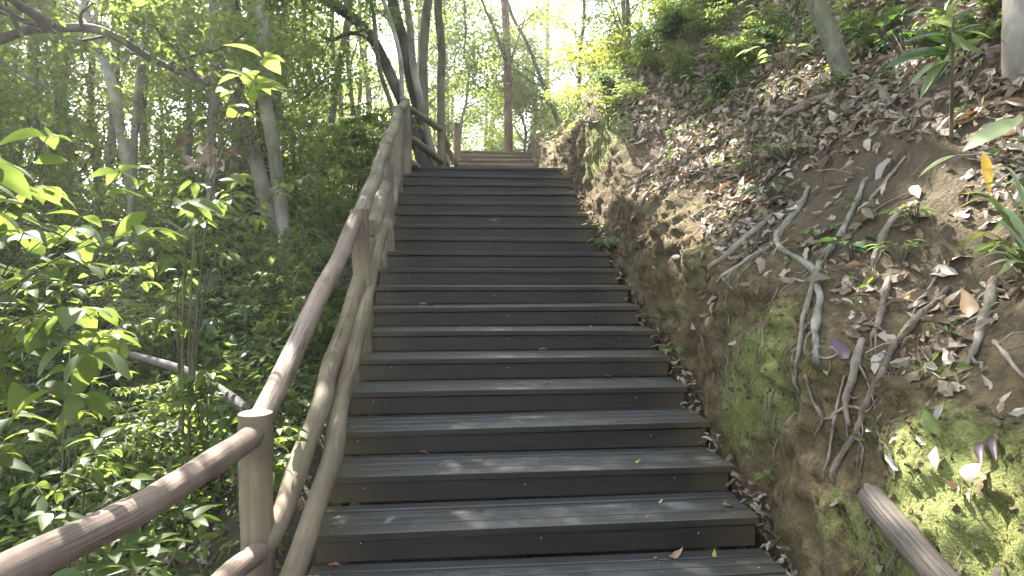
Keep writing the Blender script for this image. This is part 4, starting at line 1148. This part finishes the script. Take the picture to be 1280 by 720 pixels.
litter(420, 0.5, 1.08, 1.9, 9.5, .05, .11, -.1, .5, .02, down=1.0)
litter(1500, 1.2, 5, 13, 17, .1, .16, -.2, .4, .07)
n = 900; y = rng.uniform(2, 12, n); u = rng.uniform(1.0, 4.5, n); p = bank_pt(u, y)
for i in range(n):
    d = rng.normal(size=3) * [1, 1, .6] + [-.5, 0, -.5]; d /= np.linalg.norm(d); L = rng.uniform(.06, .28)
    tube(g, np.array([p[i] + [0, 0, .015], p[i] + d * L * .5 + rng.normal(size=3) * .01 + [0, 0, .03], p[i] + d * L + [0, 0, .02]]), [.0035, .002], 4, 0, 1, False)
tag(g.build('leaf_litter', M['dead'], smooth=False), kind='stuff')
# moss tufts standing off the wall where the moss is thick
g = G(); w_ = np.where(mo[:, 0] > .25)[0]; w_ = rng.choice(w_, 30000, p=mo[w_, 0] / mo[w_, 0].sum())
p = BP.reshape(-1, 3)[w_] + rng.normal(size=(len(w_), 3)) * .008; k = fbm(p * 7, 3, 77) > -.12; p = p[k]; n = len(p)
scatter(g, leaf_tpl(2, .22, .3, .2), p, rand_dirs(n) + np.array([-.7, -.2, .5]), rand_dirs(n), rng.uniform(.004, .010, n))
tag(g.build('moss', M['moss'], smooth=False), kind='stuff')
# crumbling clods and stones of the cut face
g = G(); n = 9000; y = rng.uniform(1.8, 10, n); u = np.where(rng.random(n) < .7, rng.uniform(.2, 1.05, n), rng.uniform(1, 3, n)); p = bank_pt(u, y)
q = fbm(p * 2.2, 3, 88); p = p[q > -.15]; n = len(p)
ico = np.array([(1, 0, 0), (-1, 0, 0), (0, 1, 0), (0, -1, 0), (0, 0, 1), (0, 0, -1)], float); fc = np.array([(0, 2, 4), (2, 1, 4), (1, 3, 4), (3, 0, 4), (2, 0, 5), (1, 2, 5), (3, 1, 5), (0, 3, 5)])
sz = .004 + .016 * rng.random(n) ** 3
W_ = p[:, None] + ico[None] * sz[:, None, None] * rng.uniform(.55, 1.25, (n, 6, 1)) + rng.normal(size=(n, 6, 3)) * sz[:, None, None] * .2
g.add(W_.reshape(-1, 3), tris=(fc[None] + (np.arange(n) * 6)[:, None, None]).reshape(-1, 3))
tag(g.build('soil_crumbs', M['bank'], smooth=False), kind='stuff')
# hair roots hanging on the cut face
g = G(); n = 420; y = rng.uniform(1.9, 9, n); u = rng.uniform(.45, 1.06, n)
q = fbm(np.stack([y * 1.4, u, 0 * y], -1), 2, 91)
for i in range(n):
    if q[i] < -.1: continue
    L = rng.uniform(.06, .22); uu_ = np.linspace(u[i], u[i] - L, 5); yy_ = y[i] + np.cumsum(rng.normal(size=5) * .012)
    tube(g, bank_pt(uu_, yy_) + np.array([-.012, -.006, .004]), [.003, .0012], 4, 0, 1, False)
tag(g.build('hair_roots', M['root'], smooth=True), kind='stuff')
# crumbs of soil, bark and leaf along the foot of the cut
g = G(); n = 1300; y = rng.uniform(2.4, 13, n); X = 1.62 + rng.random(n) ** 1.3 * 0.16
z = zs(y - .1) - 0.10 + rng.random(n) * .12
tp = np.arange(n) % 4
for j in range(4):
    w = tp == j; scatter(g, LF_DEAD[j], np.stack([X, y, z], -1)[w], rand_dirs(w.sum()) * [1, 1, .4], rand_dirs(w.sum()) * .5 + [0, 0, .8], rng.uniform(.03, .085, w.sum()))
tag(g.build('leaf_debris', M['dead'], smooth=False), kind='stuff')
# small green plants carpeting the slope
g = G()
LF4 = [LF_MID, LF_LANCE, LF_MID, LF_LANCE]
litter(8000, 1.2, 6, 6.5, 14, .05, .12, -0.16, .5, .16, LF4, 0.1, (0, 1, 2, 3))
litter(5200, 2.4, 7, 3.2, 8, .05, .12, -0.12, .5, .22, LF4, 0.1, (0, 1, 0, 3))
litter(3600, 1.05, 3.0, 2.2, 7, .03, .075, -0.05, .5, .06, LF4, 0.1, (0, 2, 0, 1))
litter(2600, 1.0, 5, 10, 18, .08, .15, -0.2, .5, .3, LF4, 0.1, (2, 0, 2, 3))
tag(g.build('ground_cover', [M['leaf_mid'], M['leaf_gloss'], M['leaf_bright'], M['leaf_pale']], smooth=False), kind='stuff')


# ------------------------------------------------------------------ single plants on the bank
def bank_plant(label, px, py, n, size, lf, h=0.14, tpl=LF_NEAR, spread=0.10, name='seedling', cat='plant', up=.6):
    p, nrm = hit(px, py)
    if p is None: return
    root = thing(name, label, cat, p); gs, gl = G(), G()
    pos, xd, nm = [], [], []
    for i in range(n):
        a = i * 2.4 + rng.uniform(-.3, .3); k = rng.uniform(.3, 1)
        e = p + nrm * h * rng.uniform(.35, 1) + np.array([math.cos(a) * spread * k, math.sin(a) * spread * k, h * up * k])
        tube(gs, smooth_path([p - nrm * .02, p * .5 + e * .5 + np.array([0, 0, .02]), e], 3), [.0035, .002], 4, 0, 1, False)
        pos.append(e); xd.append(np.array([math.cos(a), math.sin(a), -.2 + rng.uniform(-.2, .2)]) + nrm * .3); nm.append(np.array([0, 0, 1.]) + nrm * .4 + rng.normal(size=3) * .25)
    scatter(gl, tpl, np.array(pos), np.array(xd), np.array(nm), size * rng.uniform(.6, 1.1, n))
    gs.build('stem', M['stem'], root); gl.build('foliage', M[lf], root)


bank_plant('glossy round-leaved plant at the foot of the wall halfway up the stairs', 772, 305, 16, .16, 'leaf_mid', .16, LF_NEAR, .14)
bank_plant('small green plant where the bright wall meets the dark steps higher up', 752, 285, 9, .13, 'leaf_mid', .10)
bank_plant('bright leafy tuft at the foot of the wall beside a lower step', 846, 440, 8, .09, 'leaf_bright', .08)
bank_plant('low green tuft among dead leaves at the stair edge', 826, 402, 7, .09, 'leaf_mid', .08)
bank_plant('tiny seedling rooted in the bare wall above the lower steps', 962, 592, 6, .06, 'leaf_bright', .05, spread=.04)
bank_plant('tiny seedling low on the wall beside the bottom steps', 955, 638, 5, .06, 'leaf_mid', .05, spread=.04)
bank_plant('dense patch of fresh green seedlings on the mossy slope', 985, 205, 34, .085, 'leaf_mid', .16, LF_MID, .30)
bank_plant('dark lance-leaved tuft above the bent pale root', 968, 258, 14, .16, 'leaf_gloss', .16, LF_LANCE, .12)
bank_plant('low green plant between the two forking roots', 1020, 300, 10, .08, 'leaf_mid', .08)
bank_plant('dark leafed plant growing beside the root fork', 1064, 322, 14, .10, 'leaf_gloss', .10)
bank_plant('fern-like green tuft in the leaves below the slender stick', 1126, 330, 20, .07, 'leaf_bright', .10, LF_LANCE, .10)
bank_plant('light green seedling in the leaf litter below the yellow leaf', 1145, 280, 14, .08, 'leaf_bright', .10)
bank_plant('little green sprout above the rough grey root', 1188, 424, 10, .06, 'leaf_mid', .06, LF_LANCE, .05)
bank_plant('small sprout on the slope near the short brown root', 1078, 262, 8, .07, 'leaf_mid', .07)
bank_plant('green sprout among dead leaves near the long dark root', 1118, 470, 6, .06, 'leaf_bright', .06)
bank_plant('bushy green plant clinging to the slope at the edge of view', 1275, 340, 18, .10, 'leaf_mid', .14)
bank_plant('yellow green seedling on the sunny brow above the rock bulge', 808, 88, 14, .22, 'leaf_yellow', .22, LF_LANCE, .16)
bank_plant('second yellow green seedling nearer the sunlit leaves', 858, 104, 10, .15, 'leaf_yellow', .16, LF_LANCE, .12)
bank_plant('pale leafed seedling beside the mossy tree foot', 1046, 112, 10, .12, 'leaf_gloss', .14)
bank_plant('dark leaf pair below the mossy tree foot', 1082, 116, 6, .15, 'leaf_gloss', .1)
bank_plant('glinting pale-leaved plant on the upper slope', 985, 92, 24, .14, 'leaf_pale', .22, LF_NEAR, .3)
bank_plant('green leafy plant high on the slope under the mossy trunk', 1075, 40, 22, .14, 'leaf_mid', .26, LF_NEAR, .3)
bank_plant('leafy plant on the high slope beside the mossy trunk', 990, 38, 24, .14, 'leaf_mid', .26, LF_NEAR, .3)
bank_plant('dark leafy plant on the high slope toward the pale sapling', 1130, 70, 18, .13, 'leaf_gloss', .22, LF_NEAR, .25)
bank_plant('green creeper patch on the slope beneath the broken branch', 940, 215, 18, .09, 'leaf_mid', .10, LF_MID, .2)
bank_plant('mixed green seedlings on the slope beyond the broken branch', 905, 130, 26, .13, 'leaf_gloss', .18, LF_MID, .35)


def leaf_from(g, a, b, width=0.22, droop=0.2, m=0, fold=.3, facing=None):
    a, b = np.array(a), np.array(b); L = np.linalg.norm(b - a)
    nm = np.array(facing if facing is not None else (-.4, -.5, .8))
    scatter(g, leaf_tpl(7, width, fold, droop, .45), a[None], (b - a)[None], nm[None], [L], m, 0)


def front(px, py, k):
    h, n = hit(min(px, 1400), py); d = h - np.array([0, 0, H]); return np.array([0, 0, H]) + d * k


# sapling with long pale leaves
s0, _ = hit(1189, 172)
tp = P(1192, 20, s0[1] * .93)
root = thing('sapling', 'thin-stemmed sapling with long pale leaves on the upper bank', 'sapling', s0); gs, gl = G(), G()
pth = smooth_path([s0 - [0, 0, .05], P(1190, 110, s0[1] * .4 + tp[1] * .6), P(1191, 60, tp[1]), tp], 8); tube(gs, pth, [.012, .009, .006], 7, .1, 8, False)
gd_ = G()
for (a, b) in (((1190, 70), (1128, 50)), ((1190, 76), (1136, 82)), ((1188, 68), (1150, 100)), ((1192, 60), (1160, 38)), ((1190, 45), (1230, 18)), ((1192, 55), (1236, 50)), ((1190, 35), (1146, 10)), ((1192, 30), (1218, 3)), ((1191, 50), (1172, 78)), ((1192, 64), (1226, 78)),
               ((1190, 40), (1206, 66)), ((1190, 28), (1182, -10)), ((1191, 62), (1140, 66)), ((1191, 48), (1142, 30)), ((1190, 72), (1168, 96)), ((1191, 40), (1240, 34)), ((1190, 24), (1160, -4))):
    leaf_from(gl if rng.random() < .5 else gd_, P(*a, tp[1]), P(*b, tp[1] - .12 + rng.normal() * .08), .085, .35, 0, .5, (-.3 + rng.normal() * .6, -.4 + rng.normal() * .4, .6 + rng.normal() * .4))
gs.build('stem', M['stem'], root); gl.build('foliage', M['leaf_pale'], root); gd_.build('foliage', M['leaf_gloss'], root)
# big leaf reaching in from the edge, with its small lower leaf
bs, _ = hit(1330, 230)
root = thing('broad_leaf_plant', 'big pale green leaf on an arching stalk reaching over the bank', 'plant', bs); gs, gl = G(), G()
st = front(1280, 148, .80)
tube(gs, smooth_path([bs, front(1310, 165, .82), st], 6), [.007, .004], 6, .05, 8, False)
leaf_from(gl, st, front(1200, 182, .78), .24, .15, 0, .15, (-.1, -.55, .85))
gl2 = G(); leaf_from(gl2, front(1196, 194, .84), front(1142, 214, .84), .2, .25, 0, .3, (-.1, -.3, .9)); gl2.build('leaf', M['leaf_pale'], root)
tube(gs, smooth_path([bs, front(1250, 196, .84), front(1196, 194, .84)], 6), [.005, .003], 6, .05, 8, False)
gs.build('stem', M['stem'], root); gl.build('leaf', M['leaf_pale'], root)
M['yellow'] = plain_leaf('yellow_leaf', (0.62, 0.40, 0.04), .5, .35, (0.5, 0.28, 0.03))
gl = G(); leaf_from(gl, front(1229, 190, .83), front(1240, 232, .825), .075, .2, 0, .25, (-.5, -.9, .2))
o = gl.build('withered_leaf', M['yellow'], smooth=True, loc=front(1231, 192, .83)); tag(o, 'bright yellow withered leaf hanging below the big pale leaf', 'leaf')
# striped grass clump
gb_, _ = hit(1300, 335)
root = thing('grass_clump', 'clump of arching striped grass blades at the edge of the bank', 'grass clump', gb_); 
BL = [((1290, 335), (1192, 262)), ((1292, 330), (1198, 300)), ((1290, 340), (1186, 318)), ((1296, 320), (1216, 238)), ((1296, 330), (1206, 282)), ((1294, 345), (1204, 338)), ((1298, 325), (1232, 222)), ((1292, 338), (1222, 312)), ((1300, 330), (1226, 262)),
      ((1290, 330), (1240, 350)), ((1298, 318), (1250, 232)), ((1296, 340), (1238, 290)), ((1290, 338), (1196, 242)), ((1300, 345), (1254, 318)), ((1294, 325), (1210, 320)), ((1302, 330), (1262, 256)), ((1288, 338), (1230, 334)), ((1296, 335), (1246, 272))]
for i, (a, b) in enumerate(BL):
    k0 = .86 - .004 * (i % 5); pa, pb = front(a[0], a[1], k0), front(b[0], b[1], k0 - .03 + .012 * (i % 4))
    pm = (pa + pb) / 2 + np.array([0, 0, np.linalg.norm(pb - pa) * rng.uniform(.18, .34)])
    path = smooth_path([pa, pm, pb], 7); nn_ = len(path); tt = np.linspace(0, 1, nn_)
    wd_ = rng.uniform(.009, .015) * np.sin(np.pi * (0.08 + .92 * tt) ** .8) + .0008
    tg_ = np.gradient(path, axis=0); sd = _norm(np.cross(tg_, np.array([.2 + rng.normal() * .3, -.5, .7])[None]))
    up_ = _norm(np.cross(sd, tg_))
    gl = G(); gl.add(np.concatenate([path + sd * wd_[:, None] + up_ * wd_[:, None] * .35, path, path - sd * wd_[:, None] + up_ * wd_[:, None] * .35]),
                     quads=[(k, k + 1, nn_ + k + 1, nn_ + k) for k in range(nn_ - 1)] + [(nn_ + k, nn_ + k + 1, 2 * nn_ + k + 1, 2 * nn_ + k) for k in range(nn_ - 1)])
    gl.build('blade', M['leaf_yellow'] if i % 5 == 2 else M['leaf_pale'], root)

# ------------------------------------------------------------------ single fallen leaves
M['l_pink'] = plain_leaf('dry_leaf_pink', (0.36, 0.15, 0.13), .5, .1, (.25, .1, .08)); M['l_tan'] = plain_leaf('dry_leaf_tan', (0.33, 0.23, 0.12), .5, .1, (.2, .13, .07)); M['l_yel'] = plain_leaf('dry_leaf_yellow', (0.42, 0.38, 0.08), .5, .2)
M['l_grey'] = plain_leaf('dry_leaf_grey', (0.36, 0.32, 0.27), .6, .08, (.22, .19, .16)); M['l_white'] = plain_leaf('dry_leaf_white', (0.78, 0.76, 0.72), .5, .1, (.65, .62, .58)); M['l_purple'] = plain_leaf('dry_leaf_purple', (0.09, 0.05, 0.07), .5, .05); M['l_green'] = plain_leaf('dry_leaf_green', (0.17, 0.22, 0.05), .45, .2)


def step_leaf(label, px, py, i, size, mt, az, k=0, tilt=.15):
    d = raydir(px, py); s = (RISE * i + .008 - H) / d[2]; p = np.array([0, 0, H]) + d * s
    yb = Y0 + RUN * (i + 1) - .03
    p[1] = min(p[1], yb)
    g = G(); scatter(g, LF_DEAD[k], np.zeros((1, 3)), np.array([[math.cos(az), math.sin(az), 0.12]]), np.array([[rng.normal() * tilt, rng.normal() * tilt, 1]]), [size])
    v = g.v[0]; g.v[0] = v - v.mean(0) * [1, 1, 0]
    g.v[0][:, 2] -= g.v[0][:, 2].min() - 0.002; g.v[0] += np.array([p[0], p[1], RISE * i])
    tag(g.build('fallen_leaf', M[mt], loc=p), label, 'leaf')


step_leaf('dusky pink fallen leaf near the left end of a lower tread', 530, 566, 2, .07, 'l_pink', -.3, 2)
step_leaf('pink fallen leaf close to the lowest railing log', 419, 703, 0, .08, 'l_pink', -.2, 0)
step_leaf('small yellow fallen leaf in the middle of a lower tread', 797, 577, 2, .05, 'l_yel', .2, 1)
step_leaf('curled tan fallen leaf on the bottom tread', 845, 695, 0, .09, 'l_tan', .3, 1)
step_leaf('tiny pale fallen leaf beside the curled tan leaf', 820, 697, 0, .04, 'l_tan', .1, 0)
step_leaf('yellow green fallen leaf on the bottom tread near the wall', 893, 694, 0, .055, 'l_yel', 1.2, 1)
step_leaf('brown fallen leaf near the wall end of the second tread', 912, 634, 1, .07, 'l_tan', .1, 3)
step_leaf('pale dry leaf scrap lying behind the brown leaf', 907, 630, 1, .06, 'l_grey', .4, 0)
step_leaf('green yellow scrap of leaf on the second tread', 825, 627, 1, .04, 'l_yel', .4, 1)
step_leaf('small dark green leaf on the middle of the fifth tread', 682, 479, 4, .06, 'l_green', .3, 0)
step_leaf('reddish thin leaf on the sixth tread', 680, 440, 5, .10, 'l_pink', .05, 2)
step_leaf('pale curled leaf on the eighth tread', 530, 383, 7, .10, 'l_grey', .1, 2)
step_leaf('small dark curled leaf beside the pale one on the eighth tread', 540, 383, 7, .05, 'l_purple', .1, 2)
step_leaf('dry brown clump of leaf on the fifth tread toward the wall', 760, 472, 4, .09, 'l_tan', .2, 3)
step_leaf('pale upright dead leaf on a high step', 617, 278, 12, .12, 'l_grey', .5, 2)
step_leaf('grey leaf scrap near the wall on the seventh tread', 740, 408, 6, .06, 'l_grey', .3, 0)


def bank_leaf(label, px, py, size, mt, ang, k=0, tilt=.3, lift=.012):
    p, nrm = hit(px, py)
    e1 = np.cross(nrm, [0, 0, 1.]); e1 /= np.linalg.norm(e1); e2 = np.cross(e1, nrm)
    x = e1 * math.cos(ang) + e2 * math.sin(ang)
    g = G(); scatter(g, LF_DEAD[k], (p + nrm * lift)[None], (x + nrm * .12)[None], (nrm + rng.normal(size=3) * tilt)[None], [size])
    tag(g.build('fallen_leaf', M[mt], loc=p), label, 'leaf')


for a in (('white curled leaf standing out on the sunlit moss above the log', 1108, 566, .11, 'l_white', 3.6, 0), ('grey fallen leaf lying flat on moss beside its narrow twin', 1200, 592, .13, 'l_grey', 2.9, 3), ('narrow grey twin of the flat leaf on the moss', 1172, 588, .09, 'l_grey', 1.3, 0),
          ('dark purple curled leaf on the mossy wall', 1232, 556, .11, 'l_purple', 3.9, 2), ('second dark purple leaf hanging beside the first', 1246, 550, .11, 'l_purple', 3.6, 2), ('large pale tan leaf below the purple pair of leaves', 1262, 520, .15, 'l_grey', 2.5, 1),
          ('oval tan leaf caught under the knobbly root stub', 1036, 470, .12, 'l_tan', 1.5, 0), ('broad pale leaf beside the knobbly root stub', 1096, 420, .17, 'l_grey', 3.1, 3), ('long grey leaf hanging by the long dark root', 1094, 470, .15, 'l_grey', 1.7, 0),
          ('mauve grey leaf wedged in the roots', 1062, 450, .14, 'l_purple', .6, 1), ('olive green dead leaf lying near the slender stick', 1200, 345, .16, 'l_grey', .1, 0), ('wide brown leaf in the litter under the root fork', 1130, 375, .18, 'l_tan', 2.9, 3),
          ('folded olive leaf between the moss and the twin grey leaves', 1176, 545, .11, 'l_green', 1.0, 0), ('pale leaf tip sticking up from the mossy wall', 1170, 530, .09, 'l_grey', 1.6, 2), ('narrow green leaf lying on the wall below the long root', 1084, 549, .07, 'l_green', .1, 0),
          ('small white scrap of leaf beside the narrow green leaf', 1092, 540, .05, 'l_white', .0, 2), ('pale leaf curled on the rim near the rough grey root', 1222, 378, .14, 'l_grey', 2.4, 2), ('broad brown leaf against the rough grey root', 1212, 400, .16, 'l_tan', 1.0, 1),
          ('yellowed leaf half buried under the short brown root', 1098, 340, .13, 'l_tan', 5.0, 0), ('grey green leaf on the slope by the slender stick', 1150, 250, .14, 'l_grey', .9, 0), ('long pale strip of leaf hanging from the slope', 1118, 200, .22, 'l_grey', 4.9, 2),
          ('sunlit white leaf on the upper bank near the sapling stem', 1128, 104, .14, 'l_white', 1.6, 0), ('pale pinkish leaf in the sunny patch beside the mossy tree foot', 1085, 88, .16, 'l_grey', .3, 3)):
    bank_leaf(*a)

# ------------------------------------------------------------------ the hazy air of the wood
g = G()
x0, x1, y0, y1, z0, z1 = -74.0, 74.0, -42.0, 82.0, -26.0, 24.0
v = [(x, y, z) for x in (x0, x1) for y in (y0, y1) for z in (z0, z1)]
g.add(v, quads=[(0, 1, 3, 2), (4, 6, 7, 5), (0, 4, 5, 1), (2, 3, 7, 6), (0, 2, 6, 4), (1, 5, 7, 3)])
m = bpy.data.materials.new('haze'); m.use_nodes = True; t = m.node_tree; t.nodes.clear()
out = t.nodes.new('ShaderNodeOutputMaterial'); vv = t.nodes.new('ShaderNodeVolumePrincipled')
vv.inputs['Color'].default_value = (1.0, 0.97, 0.9, 1); vv.inputs['Density'].default_value = 0.0030; vv.inputs['Anisotropy'].default_value = 0.5
t.links.new(vv.outputs[0], out.inputs['Volume'])
o = g.build('haze', m, smooth=False); tag(o, kind='stuff')
cy.volume_bounces = 0

# ------------------------------------------------------------------ labels: each plant by what it stands nearest to
LM = {'nearest railing post': A, 'second railing post': B_, 'third railing post': C_, 'railing corner post': E_, 'landing post': F_, 'upper step post': G_, 'mottled grey tree': P(362, 380, 7.6), 'pale grey leaning tree': P(172, 300, 9.0), 'fallen branch': P(240, 468, 4.8),
      'foot of the arching tree': P(-160, 320, 6.2), 'reddish tree heading the steps': P(636, 200, 18.5), 'slim upright tree behind the railing': P(448, 200, 15.0), 'crooked elbow tree': P(368, 200, 12.0), 'mossy trunk on the bank': hit(1056, 96)[0], 'rock bulge beside the stairs': bank_pt(np.array(1.0), np.array(8.25)),
      'broken branch on the slope': hit(1005, 136)[0], 'pale-leaved bank sapling': s0, 'far end of the bank': bank_pt(np.array(1.5), np.array(14.0)), 'trunk at the edge of the bank': hit(1273, 92)[0], 'sunny seedling above the bulge': hit(808, 88)[0]}
ORD = ['closest to', 'second from', 'third from', 'fourth from', 'fifth from', 'sixth from', 'seventh from', 'eighth from', 'ninth from', 'tenth from', 'eleventh from', 'twelfth from', 'thirteenth from', 'fourteenth from', 'fifteenth from', 'sixteenth from', 'seventeenth from', 'eighteenth from', 'nineteenth from', 'twentieth from']
bins = {}
for o in COL.objects:
    if o.parent is None and o.get('group') in ('understorey shrubs', 'shrubs on the brow of the bank', 'low shrubs on the upper bank', 'far trees behind the path', 'young trees on the bank', 'shrubs at the crest'):
        lb = o['label']
        for cut in (' in the', ' on the', ' rooted', ' deep', ' glowing', ' filling', ' at the', ' catching'): lb = lb.split(cut)[0]
        q = np.array(o.location); best = min(LM, key=lambda k: np.linalg.norm(LM[k][:2] - q[:2]))
        bins.setdefault((lb, best), []).append((np.linalg.norm(LM[best][:2] - q[:2]), o))
for (lb, k), v in bins.items():
    v.sort(key=lambda a: a[0])
    for i, (_d, o) in enumerate(v): o['label'] = lb + ', ' + ORD[min(i, 19)] + ' the ' + k
